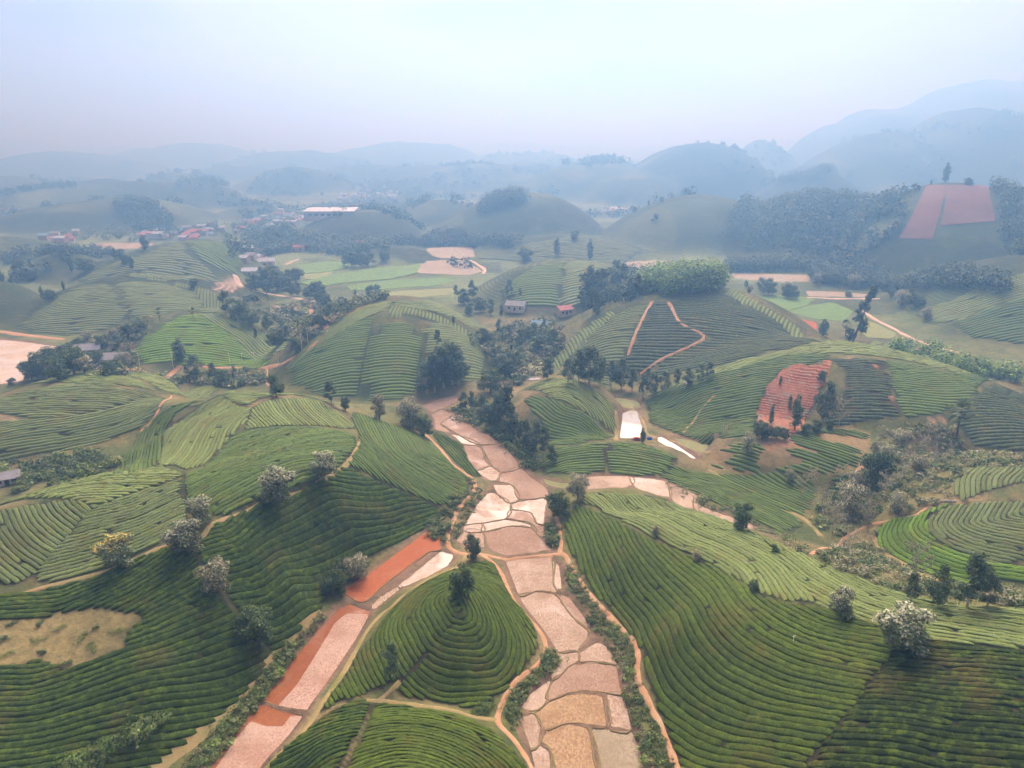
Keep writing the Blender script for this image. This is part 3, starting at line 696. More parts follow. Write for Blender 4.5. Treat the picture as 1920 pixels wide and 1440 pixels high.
TF('dark tea slope at the bottom right corner', [(1683,1208),(1800,1216),(1900,1226),(2300,1256),(2300,1500),(1488,1500),(1519,1440),(1589,1350),(1622,1303),(1666,1247)],
   [(1590,1355),(1680,1360),(1780,1377),(1910,1390)], 1.6, T_SHADE, dmax=150)
# right middle ground
TF('bright green crescent of tea rows on the right', [(1645,997),(1662,980),(1715,969),(1778,945),(1738,965),(1731,993),(1751,1020),(1811,1047),(1873,1065),(1980,1079),(1980,1094),(1850,1080),(1780,1088),(1740,1073),(1692,1048),(1658,1023)],
   [(1700,975),(1690,995),(1705,1020),(1750,1045),(1820,1065),(1900,1075)], 1.65, T_BRIGHT, dmax=260)
TF('dull green round tea plot inside the bright crescent', [(1748,970),(1792,948),(1920,943),(2300,940),(2300,1088),(1873,1059),(1813,1040),(1759,1013),(1741,991)],
   [(1775,965),(1765,985),(1790,1010),(1850,1030),(1940,1048)], 1.65, T_GREY, dmax=260)
TF('dull green tea plot above the pale stones on the right', [(1802,897),(1829,876),(1920,879),(2300,882),(2300,936),(1803,937),(1796,917)],
   [(1850,878),(1830,900),(1830,935)], 1.9, T_GREY, dmax=300)
TF('sparse tea rows on orange bare ground', [(1337,840),(1420,830),(1480,820),(1557,804),(1613,807),(1630,817),(1610,870),(1557,883),(1480,887),(1390,883),(1340,877)],
   [(1400,838),(1470,858),(1540,880)], 2.5, T_LIGHT, dmax=330, lod=2, sparse=.33, fill=.60, hgt=.65, soil=(.27, .20, .095))
TF('dark tea rows below the sparse plot', [(1343,888),(1420,889),(1500,891),(1530,910),(1513,958),(1506,966),(1430,935),(1385,912)],
   [(1360,893),(1420,920),(1500,955)], 2.4, T_LIGHT, dmax=300, lod=2, fill=.72, sparse=.2, soil=(.17, .15, .065))
TF('tea patch half hidden by the grey trees', [(1545,930),(1560,900),(1600,893),(1635,920),(1643,945),(1600,947)],
   [(1550,925),(1600,930),(1640,945)], 2.2, T_DEEP, dmax=300, lod=2, fill=.75)
TF('dark tea strip along the side stream', [(1257,873),(1280,882),(1330,889),(1397,922),(1465,957),(1501,983),(1473,998),(1413,968),(1330,935),(1280,915),(1243,893)],
   [(1270,895),(1340,918),(1420,955),(1490,990)], 1.9, T_LIGHT, dmax=300, lod=2)
TF('left half of the low tea apron by the valley paddies', [(1012,871),(1032,841),(1080,840),(1135,832),(1136,850),(1131,880),(1080,888),(1022,886)],
   [(1020,875),(1050,862),(1100,855),(1140,852)], 1.9, T_LIGHT, dmax=300, lod=2)
TF('right half of the low tea apron by the long pond', [(1145,832),(1207,835),(1268,858),(1251,881),(1225,889),(1142,880)],
   [(1145,850),(1200,857),(1260,872)], 1.9, T_LIGHT, dmax=300, lod=2)
TF('upper cap of the round tea hill by the pond', [(977,733),(1017,713),(1060,710),(1107,725),(1140,755),(1153,795),(1150,810),(1110,781),(1073,758),(1030,743)],
   [(1020,728),(1060,724),(1100,740),(1135,775),(1148,800)], 2.0, T_PALE, dmax=330, push=3, lod=2)
TF('lower flank of the round tea hill by the pond', [(1030,751),(1070,767),(1107,790),(1146,819),(1133,825),(1075,832),(1033,834),(1024,800),(1003,770),(988,747)],
   [(1000,760),(1040,790),(1090,805),(1140,822)], 2.0, T_LIGHT, dmax=330, lod=2)
TF('narrow tea strip between the left path and the paddies', c5((520,575),(590,600),(660,640),(690,700),(720,760),(780,820),(740,815),(650,740),(590,670)),
   c5((540,590),(640,680),(740,800)), 1.9, T_DEEP, dmax=330, lod=2)
K2 = dict(lod=1, separate=False, dmax=480, hgt=.5)
TF('left flank of the broad hill with the red scar', [(1212,747),(1290,717),(1370,698),(1463,671),(1550,665),(1553,672),(1520,681),(1464,696),(1430,737),(1417,787),(1410,816),(1347,821),(1280,816),(1224,795)],
   [(1215,775),(1300,745),(1380,725),(1440,715)], 2.3, T_LIGHT, lod=2, separate=False, dmax=420)
TF('pale rim of the broad hill with the red scar', [(1212,741),(1280,711),(1370,685),(1470,660),(1553,641),(1640,641),(1720,659),(1800,689),(1860,711),(1800,701),(1700,676),(1660,669),(1555,661),(1463,668),(1370,695),(1290,715)],
   [(1215,742),(1370,690),(1553,652),(1700,668),(1850,710)], 2.3, T_PALE, lod=2, separate=False, dmax=420, push=6)
TF('dull purple grey tea plot right of the red scar', [(1562,675),(1655,677),(1658,690),(1669,740),(1683,775),(1560,796),(1542,790),(1582,760),(1592,700)],
   [(1560,735),(1620,735),(1680,738)], 2.4, T_DARK, sparse=.16, lod=2, separate=False, dmax=420)
TF('green tea plot on the right flank of the broad hill', [(1663,678),(1700,682),(1790,702),(1865,717),(1818,747),(1758,773),(1700,779),(1692,770),(1678,735)],
   [(1680,720),(1760,728),(1840,728)], 2.4, T_LIGHT, lod=2, separate=False, dmax=420)
TF('dark grey tea plot at the right edge behind the palm', [(1878,724),(1940,737),(2010,755),(2010,856),(1822,830),(1803,802),(1785,782),(1833,747)],
   [(1800,800),(1860,795),(1950,800)], 2.3, T_DARK, lod=2, separate=False, dmax=400)
TF('left part of the dark striped hill below the forest cap', [(1052,700),(1075,657),(1130,607),(1175,580),(1216,568),(1201,595),(1184,630),(1170,668),(1149,703),(1100,713)],
   [(1070,690),(1120,665),(1180,660)], 2.9, T_GREY, fill=.86, **K2)
TF('middle part of the dark striped hill between two red tracks', [(1228,566),(1248,569),(1268,603),(1312,628),(1297,645),(1238,672),(1203,697),(1168,703),(1182,667),(1197,630),(1213,595)],
   [(1190,640),(1240,640),(1300,640)], 2.9, T_DARK, fill=.86, **K2)
TF('right part of the dark striped hill', [(1262,567),(1350,550),(1400,577),(1470,615),(1543,641),(1480,651),(1400,667),(1340,684),(1290,689),(1217,711),(1247,679),(1302,652),(1347,636),(1282,603)],
   [(1290,600),(1360,608),(1450,625)], 2.9, T_DARK, fill=.86, **K2)
TF('light rim on the right of the dark striped hill', [(1352,538),(1420,569),(1490,609),(1560,639),(1545,638),(1470,610),(1400,573),(1356,549)],
   [(1385,550),(1375,565)], 2.9, T_PALE, push=8, **K2)
TF('light spur at the left foot of the dark striped hill', [(1040,672),(1090,620),(1140,588),(1150,594),(1082,655),(1046,688)],
   [(1090,620),(1100,636)], 2.6, T_PALE, **K2)
TF('left flank of the round hill in the middle distance', [(547,692),(600,642),(660,603),(698,594),(697,620),(678,690),(667,743),(600,733),(547,713)],
   [(560,710),(620,690),(690,680)], 2.4, T_LIGHT, **K2)
TF('bright front panel of the round hill in the middle distance', [(707,621),(722,611),(768,608),(787,640),(792,690),(787,728),(740,746),(683,746),(690,690)],
   [(690,690),(740,685),(790,690)], 2.4, T_LIGHT, **K2)
TF('right flank of the round hill behind the dark grove', [(798,622),(830,604),(870,624),(912,657),(907,700),(870,713),(803,718),(803,660)],
   [(800,670),(850,670),(910,680)], 2.5, T_GREY, **K2)
TF('light rim with upright rows on the round hill', [(735,577),(800,582),(850,602),(900,641),(914,655),(860,623),(800,599),(740,592)],
   [(800,580),(795,600)], 2.6, T_PALE, fill=.8, **K2)
TF('light left shoulder of the round hill', [(542,690),(600,632),(680,580),(730,566),(730,576),(690,591),(640,618)],
   [(560,672),(640,604),(720,570)], 2.6, T_PALE, **K2)
TF('dark crown of the round hill', [(736,567),(800,568),(860,585),(905,612),(880,612),(820,585),(740,574)],
   [(740,571),(820,580),(890,608)], 2.6, T_GREY, push=5, **K2)
TF('bright tea slope above the roadside poles', [(247,661),(290,622),(340,592),(373,592),(498,671),(506,684),(420,684),(330,679),(267,677)],
   [(260,660),(340,650),(440,660)], 2.5, T_BRIGHT, **dict(K2, dmax=520))
TF('striped tea shoulder above the road bend', [(380,588),(440,592),(500,602),(543,630),(538,650),(510,667),(440,628)],
   [(400,592),(430,612),(470,635),(505,660)], 2.6, T_PALE, **dict(K2, dmax=520))
TF('left half of the wide far tea dome', [(38,609),(80,572),(140,542),(203,534),(222,570),(237,594),(200,614),(130,626),(62,620)],
   [(60,600),(140,590),(230,585)], 2.8, T_GREY, **dict(K2, dmax=620))
TF('right half of the wide far tea dome', [(217,532),(300,532),(370,552),(428,585),(390,588),(330,584),(252,598),(232,562)],
   [(230,570),(310,565),(400,575)], 2.8, T_GREY, **dict(K2, dmax=620))
TF('bright rim of the wide far tea dome', [(200,521),(280,521),(350,534),(430,559),(500,589),(440,583),(370,547),(300,527)],
   [(290,520),(285,530)], 2.8, T_PALE, push=6, **dict(K2, dmax=620))
K3 = dict(lod=1, separate=False, dmax=1000, hgt=.8, fill=.84)
TF('left flank of the far dome before the village', [(150,525),(200,500),(255,485),(340,455),(348,480),(398,515),(415,530),(330,526),(250,521)], [(200,510),(280,500),(380,515)], 4.6, T_GREY, **K3)
TF('bright right flank of the far dome before the village', [(352,455),(400,452),(470,489),(440,513),(402,500),(365,475)], [(370,470),(410,490),(440,508)], 4.6, T_LIGHT, **K3)
TF('tea slope behind the pink roofed house', [(940,545),(985,510),(1040,492),(1060,495),(1050,530),(1045,570),(1000,575),(960,565)], [(950,550),(1000,540),(1050,540)], 3.8, T_LIGHT, **dict(K3, dmax=640))
TF('shaded right half of the hill behind the pink roofed house', [(1065,494),(1110,492),(1150,500),(1190,520),(1130,540),(1090,575),(1052,572),(1055,530)], [(1060,540),(1110,530),(1170,520)], 3.8, T_GREY, **dict(K3, dmax=640))
TF('pale tea slope at the right edge of the middle distance', [(1720,592),(1800,560),(1920,516),(2000,500),(2000,545),(1920,562),(1800,600),(1750,605)], [(1740,595),(1830,565),(1950,530)], 3.4, T_PALE, **dict(K3, dmax=640))
TF('lower bright tea spur at the right edge of the middle distance', [(1790,605),(1850,580),(1920,560),(2000,545),(2000,620),(1900,640),(1830,632)], [(1810,610),(1880,590),(1980,575)], 3.4, T_LIGHT, **dict(K3, dmax=640))
TF('low long tea hill with single trees', [(900,485),(960,465),(1040,450),(1080,443),(1130,448),(1200,470),(1180,485),(1090,488),(980,490)], [(920,480),(1040,470),(1180,474)], 4.6, T_GREY, **K3)
print('tea rows', N_ROWS)
# ------------------------------------------------------------------ flat plots, bunds, paths
from mathutils.geometry import tessellate_polygon, delaunay_2d_cdt
def poly_mesh(name, W, z, mat, grow=.45, skirt=.5):
    W = np.asarray(W, float); c = W.mean(0); n = len(W)
    P = []                                                     # soften the traced corners
    for i in range(n):
        a, b = W[i], W[(i + 1) % n]; P += [a * .91 + b * .09, a * .09 + b * .91]
    P = np.array(P); d = P - c; P = P + d / (np.hypot(*d.T)[:, None] + 1e-6) * grow
    tri = tessellate_polygon([[Vector((p[0], p[1], 0)) for p in P]]); m = len(P)
    V = np.vstack([np.c_[P, np.full(m, z)], np.c_[P, np.full(m, z - skirt)]])
    i = np.arange(m); Q = np.stack([i, (i + 1) % m, (i + 1) % m + m, i + m], -1)
    T = np.array(tri)
    a, b, cc = P[T[:, 0]], P[T[:, 1]], P[T[:, 2]]
    flip = (b[:, 0] - a[:, 0]) * (cc[:, 1] - a[:, 1]) - (b[:, 1] - a[:, 1]) * (cc[:, 0] - a[:, 0]) < 0
    T[flip] = T[flip][:, ::-1]
    return mesh(name, V, [T, Q], (mat,))
def ribbon(name, P, width, mat, up=.06, step=1.0, wob=.2, crown=.04, rise=None, seed=1):
    """a strip of earth draped on the ground along world points P; rise = ridge height for bunds"""
    r = np.random.default_rng(seed); P = np.asarray(P, float)
    L = np.hypot(*np.diff(P, axis=0).T).sum(); n = max(4, int(L / step)); S = smooth_line(P, n)
    T = np.gradient(S, axis=0); T /= np.hypot(T[:, 0], T[:, 1])[:, None] + 1e-9; N = np.stack([-T[:, 1], T[:, 0]], -1)
    u = np.array([-1, -.55, 0, .55, 1.]); zz = np.array([-.12, up, up + crown, up, -.12]) if rise is None else np.array([-.35, rise * .7, rise, rise * .7, -.35])
    w = width * .5 * (1 + r.normal(0, wob, n)); w = np.convolve(np.pad(w, 1, 'edge'), [.25, .5, .25], 'valid')
    X = S[:, None, 0] + N[:, None, 0] * u * w[:, None]; Y = S[:, None, 1] + N[:, None, 1] * u * w[:, None]
    Z = ground(X, Y)
    if rise is not None: Z = np.maximum(Z, Z.max(1, keepdims=True) - .5)
    Z = Z + zz + (r.normal(0, .04, Z.shape) if rise is not None else 0)
    m = 5; i = np.arange(n - 1)[:, None] * m + np.arange(m - 1)[None]
    F = np.stack([i, i + 1, i + m + 1, i + m], -1).reshape(-1, 4)[:, ::-1]
    return mesh(name, np.stack([X, Y, Z], -1).reshape(-1, 3), F, (mat,), smooth=True)
_a = flatpoly(c2((60,440),(520,140)), .6); FUR = -math.atan2(_a[1, 1] - _a[0, 1], _a[1, 0] - _a[0, 0]) + R(90)
def build_flats():
    q_ = 0
    for lst, nm in ((PADDIES, 'rice_paddy'), (TROUGH, 'rice_paddy'), (FARPLOTS, 'crop_plot'), (PONDS, 'pond')):
        for kind, z, pts, lab in lst:
            q_ += 1; z = z * .5 + .35; W = flatpoly(pts, z); z += .007 * (q_ % 9)
            mat = furrow_mat(FUR) if kind == 'red' and lst is TROUGH else M_RED if kind == 'red' else M_WATER if kind == 'water' else M_PAD[kind]
            name = 'soil_plot' if kind == 'red' else nm
            obj(name, poly_mesh(name, W, z, mat), kind='structure', label=lab, category='pond' if kind == 'water' else 'plot')
build_flats()
# earth bunds around the valley paddies: one ridge for each paddy edge
def build_bunds():
    k = 0
    for lst in (PADDIES, TROUGH, PONDS):
        for kind, z, pts, lab in lst:
            z = z * .5 + .35; W = flatpoly(pts, z); W = np.vstack([W, W[:1]])
            D = np.hypot(*W.mean(0))
            P = smooth_line(W, max(12, int(np.hypot(*np.diff(W, axis=0).T).sum() / 1.2)))
            r = np.random.default_rng(k); n = len(P); T = np.gradient(P, axis=0); T /= np.hypot(T[:, 0], T[:, 1])[:, None] + 1e-9
            N = np.stack([-T[:, 1], T[:, 0]], -1); P = P + N * r.normal(0, .12, (n, 1))
            u = np.array([-1, -.5, 0, .5, 1.]); w = (.27 + .1 * r.random(n)) * (1 + max(0, D - 150) / 400)
            zz = np.array([-.3, .12, .2, .12, -.3])
            X = P[:, None, 0] + N[:, None, 0] * u * w[:, None]; Y = P[:, None, 1] + N[:, None, 1] * u * w[:, None]
            Z = z + zz + r.normal(0, .03, X.shape); Z[-1] = Z[0]
            i = np.arange(n - 1)[:, None] * 5 + np.arange(4)[None]; F = np.stack([i, i + 1, i + 6, i + 5], -1).reshape(-1, 4)[:, ::-1]
            obj('paddy_bund', mesh('paddy_bund', np.stack([X, Y, Z], -1).reshape(-1, 3), F, (M_BUND,), smooth=True), kind='structure',
                label='low grassy earth bund around the ' + lab.split(' ')[0] + ' plot: ' + ' '.join(lab.split(' ')[1:8]) if False else 'grassy earth bund round the ' + ' '.join(lab.split(' ')[:9]), category='bund'); k += 1
build_bunds()
for z, pts, lab in [(.02, [(520,1325),(556,1285),(592,1228),(628,1168),(650,1150),(692,1152),(668,1200),(620,1272),(577,1333),(550,1331)], 'pale stubble standing in the red pond'), (-.03, [(388,1465),(440,1388),(470,1352),(500,1362),(530,1362),(545,1342),(572,1342),(538,1387),(468,1465)], 'pale stubble standing in the lower red paddy')]:
    z = -.1 * .5 + .35 + .08 + z; obj('stubble_patch', poly_mesh('stubble_patch', flatpoly(pts, z), z, M_PAD['redstubble'], 0.0, .3), kind='structure', label=lab, category='stubble')
PATHS = [
 ('dirt_path', 'long orange dirt path down the right side of the valley', M_PATH, 1.55, 400, [(1042,965),(1052,1013),(1050,1035),(1060,1042),(1077,1073),(1107,1117),(1150,1163),(1187,1200),(1196,1227),(1194,1267),(1213,1310),(1237,1360),(1257,1407),(1275,1460)]),
 ('dirt_path', 'dirt crossroad over the valley between the paddies', M_PATH, 1.9, 400, [(838,1015),(843,1027),(853,1034),(873,1039),(903,1039),(940,1047),(990,1045),(1050,1038)]),
 ('dirt_path', 'orange dirt path curving round the foot of the left ridge', M_PATH, 1.8, 400, [(797,813),(827,843),(847,868),(879,892),(891,907),(885,927),(860,953),(851,975),(840,1000),(839,1017)]),
 ('dirt_path', 'path between the red pond and the conical hill', M_GRASSPATH, 1.7, 400, [(872,1040),(866,1057),(837,1072),(800,1088),(760,1113),(735,1137),(718,1149),(690,1180),(667,1220),(640,1267),(583,1353),(533,1407),(475,1465)]),
 ('dirt_path', 'winding dirt path right of the conical hill', M_PATH, 1.35, 400, [(903,1040),(927,1057),(941,1077),(955,1108),(966,1128),(990,1158),(1006,1175),(1021,1200),(1021,1227),(1003,1250),(967,1277),(947,1307),(935,1337),(935,1357),(960,1383),(980,1410),(1010,1460)]),
 ('grass_path', 'pale grass path between the conical hill and the knoll', M_GRASSPATH, 1.5, 200, [(680,1313),(710,1314),(773,1321),(840,1330),(890,1344),(932,1350)]),
 ('grass_path', 'short bare track up to the lone thin tree', M_BARE, 1.2, 200, [(750,1278),(730,1297),(712,1312)]),
 ('grass_path', 'pale worn track along the line of round trees', M_BARE, 1.5, 250, [(30,1118),(80,1102),(140,1087),(200,1071),(258,1046),(320,1020),(372,1012),(400,982),(457,962),(500,941),(547,931),(597,907),(640,880),(665,850),(676,825)]),
 ('dirt_path', 'thin dirt path in the notch behind the ridge', M_PATH, 1.3, 330, [(322,742),(317,748),(293,777),(262,810)]),
 ('dirt_road', 'dirt road past the poles and houses on the left', M_PATH, 3.0, 700, [(188,697),(250,693),(333,689),(400,690),(470,689),(505,688),(530,682),(580,652),(610,625),(617,618),(607,603),(585,588),(580,570)]),
 ('dirt_path', 'short dirt branch behind the left ridge', M_PATH, 2.0, 500, [(500,690),(499,708),(505,724)]),
 ('dirt_road', 'pale far road leading to the village', M_ROAD, 5.0, 900, [(605,572),(577,563),(517,553),(467,542),(447,530),(440,515)]),
 ('dirt_road', 'short pale road beside the green plots', M_ROAD, 4.0, 900, [(535,497),(548,490),(558,486)]),
 ('dirt_path', 'pale path at the edge of the far terraces', M_ROAD, 4.0, 1200, [(867,485),(885,490),(897,497),(908,505),(906,514)]),
 ('dirt_road', 'bright straight road on the right valley floor', M_ROAD, 4.5, 900, [(1513,558),(1560,560),(1600,560),(1650,560)]),
 ('dirt_road', 'winding road on the right valley floor', M_ROAD, 3.5, 900, [(1618,583),(1643,600),(1677,617),(1697,628),(1730,642),(1770,655),(1800,662)]),
 ('dirt_path', 'pale path through the scrub to the bright crescent', M_PATH, 1.2, 300, [(1520,1040),(1550,1027),(1580,1013),(1608,995),(1630,984),(1663,977),(1713,967),(1737,952)]),
 ('grass_path', 'grassy track between scrub and the bright crescent', M_GRASSPATH, 1.6, 300, [(1636,990),(1640,1010),(1660,1040),(1700,1062),(1745,1085),(1800,1098),(1900,1100)]),
 ('dirt_road', 'orange roadside strip at the left edge', M_PATH, 4.0, 700, [(-30,617),(10,623),(40,628),(123,637)]),
 ('dirt_path', 'red track down the dark striped hill', M_PATH, 1.8, 480, [(1223,565),(1207,593),(1190,630),(1177,667)]),
 ('dirt_path', 'zigzag red track on the dark striped hill', M_PATH, 2.0, 480, [(1253,567),(1275,605),(1320,630),(1297,648),(1240,674),(1200,702)]),
 ('grass_path', 'tan strip between tea plot and pond', M_BARE, 2.0, 300, [(1170,750),(1205,790),(1215,815),(1270,830),(1330,848)]),
 ('grass_path', 'tan bank beside the bright pond', M_BARE, 2.2, 300, [(1155,770),(1157,800),(1155,826)]),
 ('grass_path', 'tan track on the left flank of the scarred hill', M_BARE, 1.5, 420, [(1340,742),(1310,775),(1280,812)]),
 ('grass_path', 'tan track between the dark tea strips by the stream', M_GRASSPATH, 1.8, 300, [(1330,882),(1400,915),(1460,950),(1510,975),(1540,1005)]),
 ('dirt_path', 'reddish track beside the big dark tree in the scrub', M_PATH, 1.6, 320, [(1620,873),(1605,885),(1615,900),(1635,915)]),
 ('grass_path', 'pale grassy strip at the foot of the left slope', M_GRASSPATH, 2.6, 200, [(265,1455),(330,1412),(400,1358),(465,1300),(500,1255),(515,1232),(555,1190),(600,1145)]),
]
for i, (nm, lab, mat, w, dm, pts) in enumerate(PATHS):
    P = hits(pts, dm)
    obj(nm, ribbon(nm, P, w, mat, step=1.0 if dm < 420 else 2.5, seed=i, up=.07 if dm < 420 else .25), kind='structure', label=lab, category='road' if 'road' in nm else 'path')
# ditches between tea plots read as dark lines; bare soil patches are part of the ground cover
COVER = [  # outline, colour, farthest distance
 (PATCH_L, (.30, .25, .105), 150),
 ([(1560,676),(1600,671),(1622,682),(1618,692),(1580,688)], (.46, .24, .12), 420), ([(1630,680),(1648,682),(1645,688)], (.46, .24, .12), 420), ([(1545,675),(1556,672),(1556,700),(1548,705)], (.42, .2, .1), 420),
 ([(1660,740),(1678,742),(1680,752),(1665,750)], (.40, .22, .13), 420),
 ([(1415,838),(1440,832),(1500,822),(1535,818),(1520,835),(1450,842),(1420,850)], (.42, .235, .13), 330), ([(1450,908),(1490,908),(1485,920),(1462,916)], (.42, .25, .14), 330),
 ([(1733,785),(1765,782),(1775,792),(1745,792)], (.45, .30, .19), 400), ([(1795,780),(1820,783),(1815,792),(1800,790)], (.45, .30, .19), 400),
 ([(400,545),(425,520),(445,525),(470,540),(440,548)], (.40, .30, .22), 800),
 ([(210,660),(225,645),(250,648),(245,662)], (.34, .12, .06), 560), ([(410,660),(440,655),(448,662),(420,666)], (.36, .22, .14), 560),
 ([(1380,300),(1382,300)], (.1, .1, .1), 1),
 ([(0,780),(30,782),(34,795),(0,798)], (.34, .26, .14), 330),
 ([(180,870),(200,860),(210,875),(190,890)], (.32, .2, .12), 330),
]
def terrain_cover():
    n = NR * NT; x = GX.ravel(); y = GY.ravel(); z = GZ.ravel(); D = np.hypot(x, y)
    a = fbm(x, y, 30, 4)[:, None]; b = fbm(x, y, 7, 6)[:, None]
    grass = np.array((.150, .160, .055)); dry = np.array((.27, .21, .105)); bush = np.array((.070, .105, .034))
    C = grass + (dry - grass) * np.clip(a * 3.2 + .25, 0, 1); C = C + (bush - C) * np.clip(b * 2.8 + .15, 0, .8)
    # plots and woods on the far hills
    cell = 55.0
    gx = np.floor((x + fbm(x, y, 60, 9) * 40) / cell); gy = np.floor((y + fbm(x, y, 60, 12) * 40) / cell)
    h1 = np.sin(gx * 12.9898 + gy * 78.233) * 43758.5453; h1 = (h1 - np.floor(h1))[:, None]
    hill = np.array((.066, .108, .034)) * (.5 + 1.0 * h1) + np.array((.04, .018, .010)) * (h1 > .8)
    wood = np.array((.030, .052, .020)); flo = np.array((.130, .170, .060)) * (.6 + .8 * h1)
    steep = np.clip(z / 12, 0, 1)[:, None]
    Fc = flo * (1 - steep) + hill * steep
    wmask = (np.clip(fbm(x, y, 230, 21) * 6 + .1 + np.clip((D - 1300) / 2500, 0, .8), 0, 1) * np.clip(z / 15, 0, 1))[:, None]
    Fc = Fc + (wood - Fc) * wmask * np.clip((D - 650) / 300, 0, 1)[:, None]
    t = np.clip((D - 380) / 120, 0, 1)[:, None]; C = C * (1 - t) + Fc * t
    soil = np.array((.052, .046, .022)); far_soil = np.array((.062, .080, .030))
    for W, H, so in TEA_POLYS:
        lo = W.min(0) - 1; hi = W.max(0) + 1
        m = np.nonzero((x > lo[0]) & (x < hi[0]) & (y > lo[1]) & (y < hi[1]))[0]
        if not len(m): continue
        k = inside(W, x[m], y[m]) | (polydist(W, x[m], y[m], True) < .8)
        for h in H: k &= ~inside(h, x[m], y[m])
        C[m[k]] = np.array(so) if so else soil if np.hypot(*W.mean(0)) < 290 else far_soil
    mud = np.array((.22, .15, .10))
    for lst in (PADDIES, PONDS, TROUGH):
        for kind, pz, pts, lab in lst:
            W = flatpoly(pts, pz * .5 + .35); lo = W.min(0) - 3; hi = W.max(0) + 3
            m = np.nonzero((x > lo[0]) & (x < hi[0]) & (y > lo[1]) & (y < hi[1]))[0]
            if len(m):
                d_ = np.where(inside(W, x[m], y[m]), 0, polydist(W, x[m], y[m], True)); k = d_ < 1.3; C[m[k]] = mud * (1 + b[m[k]] * .5)
    for pts, col, dm in COVER:
        if len(pts) < 3: continue
        W = hits(pts, dm); lo = W.min(0) - 1; hi = W.max(0) + 1
        m = np.nonzero((x > lo[0]) & (x < hi[0]) & (y > lo[1]) & (y < hi[1]))[0]
        if len(m):
            k = inside(W, x[m], y[m]); C[m[k]] = np.array(col) * (1 + b[m[k]] * .3)
    return np.clip(C, .01, 1)
def build_ground():
    k = NT_('ground'); col = k.attr()
    f = k.noise(.7, 5, .65); g = k.noise(.09, 4, .6)
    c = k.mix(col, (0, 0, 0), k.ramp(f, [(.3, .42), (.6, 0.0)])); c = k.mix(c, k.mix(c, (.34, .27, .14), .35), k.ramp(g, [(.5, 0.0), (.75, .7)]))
    sx = k.n('ShaderNodeSeparateXYZ'); k.l(k.pos(), sx.inputs[0]); wv = k.n('ShaderNodeMath', operation='MULTIPLY_ADD'); k.l(k.noise(.05, 2), wv.inputs[0]); wv.inputs[1].default_value = 2.2; k.l(sx.outputs[2], wv.inputs[2])
    sn = k.n('ShaderNodeMath', operation='MULTIPLY'); k.l(wv.outputs[0], sn.inputs[0]); sn.inputs[1].default_value = 4.6; si = k.n('ShaderNodeMath', operation='SINE'); k.l(sn.outputs[0], si.inputs[0])
    rows = k.ramp(si.outputs[0], [(.0, .55), (.5, 0.0)]); ml = k.n('ShaderNodeMath', operation='MULTIPLY'); k.l(rows, ml.inputs[0]); k.l(k.attr('Rows'), ml.inputs[1])
    c = k.mix(c, (.03, .035, .018), ml.outputs[0])
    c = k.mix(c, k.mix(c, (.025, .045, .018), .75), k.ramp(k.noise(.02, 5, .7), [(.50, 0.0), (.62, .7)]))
    k.bump(k.noise(1.6, 5, .65), .7, .35); k.base(c, .92, .08)
    n = NR * NT; idx = np.arange(n).reshape(NR, NT)
    q = np.stack([idx[:-1, :-1], idx[1:, :-1], idx[1:, 1:], idx[:-1, 1:]], -1).reshape(-1, 4)[:, ::-1]
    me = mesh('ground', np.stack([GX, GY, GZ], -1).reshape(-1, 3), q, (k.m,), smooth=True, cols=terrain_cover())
    a = me.attributes.new('Rows', 'FLOAT', 'POINT'); D = np.hypot(GX, GY).ravel(); a.data.foreach_set('value', (np.clip((D - 340) / 80, 0, 1) * np.clip((1500 - D) / 500, 0, 1) * np.clip(GZ.ravel() / 5 - .4, 0, 1)).astype(np.float32))
    obj('ground', me, kind='structure', label='rolling ground of the hills and the valley floor', category='ground')
build_ground()

def draped(name, TL, TR, BR, BL, mat, dmax, nu=14, nv=18, up=.25, step=0.0, rag=.5, mask=None, **props):
    """a bare plot laid over the slope between four photo corners, optionally cut into ledges"""
    g = np.random.default_rng(len(str(TL))); PX = np.zeros((nv, nu)); PY = np.zeros((nv, nu)); X = np.zeros((nv, nu)); Y = np.zeros((nv, nu)); edge = np.cumsum(g.normal(0, rag, (nv, 2)), 0); edge -= edge.mean(0)
    for j in range(nv):
        for i in range(nu):
            u, v = i / (nu - 1), j / (nv - 1); a = np.array(TL) * (1 - u) + np.array(TR) * u; b = np.array(BL) * (1 - u) + np.array(BR) * u
            p = a * (1 - v) + b * v
            e_ = min(i, nu - 1 - i)
            if e_ < 4: p = p + ((edge[j, 0] if i < nu / 2 else edge[j, 1]) * (1 - e_ / 4), 0)
            PX[j, i], PY[j, i] = p; X[j, i], Y[j, i] = hit(p[0], p[1], dmax)
    Z = ground(X, Y) + up
    if step: Z = Z + (np.floor(Z / step + .3 * np.sin(X * .3)) * step - Z) * (.5 + .5 * np.clip(fbm(X, Y, 6, 61) * 4, -1, 1)) + step * .5
    k = np.arange(nv * nu).reshape(nv, nu); F = np.stack([k[:-1, :-1], k[1:, :-1], k[1:, 1:], k[:-1, 1:]], -1).reshape(-1, 4)
    if mask is not None:
        fx = PX.ravel()[F].mean(1) + fbm(PX.ravel()[F].mean(1), PY.ravel()[F].mean(1), 9, 71) * 16; fy = PY.ravel()[F].mean(1) + fbm(PX.ravel()[F].mean(1), PY.ravel()[F].mean(1), 9, 73) * 10
        F = F[inside(mask, fx, fy)]
    return obj(name, mesh(name, np.stack([X, Y, Z], -1).reshape(-1, 3), F, (mat,)), **props)
M_FARRED = soil_mat('far_red_soil', (.165, .082, .055), (.130, .062, .044), (.19, .12, .08), .06)
draped('soil_plot', (1738,348), (1775,348), (1750,450), (1686,448), M_FARRED, 950, 10, 16, .6, kind='structure', label='left strip of the bare reddish field on the right hill', category='plot')
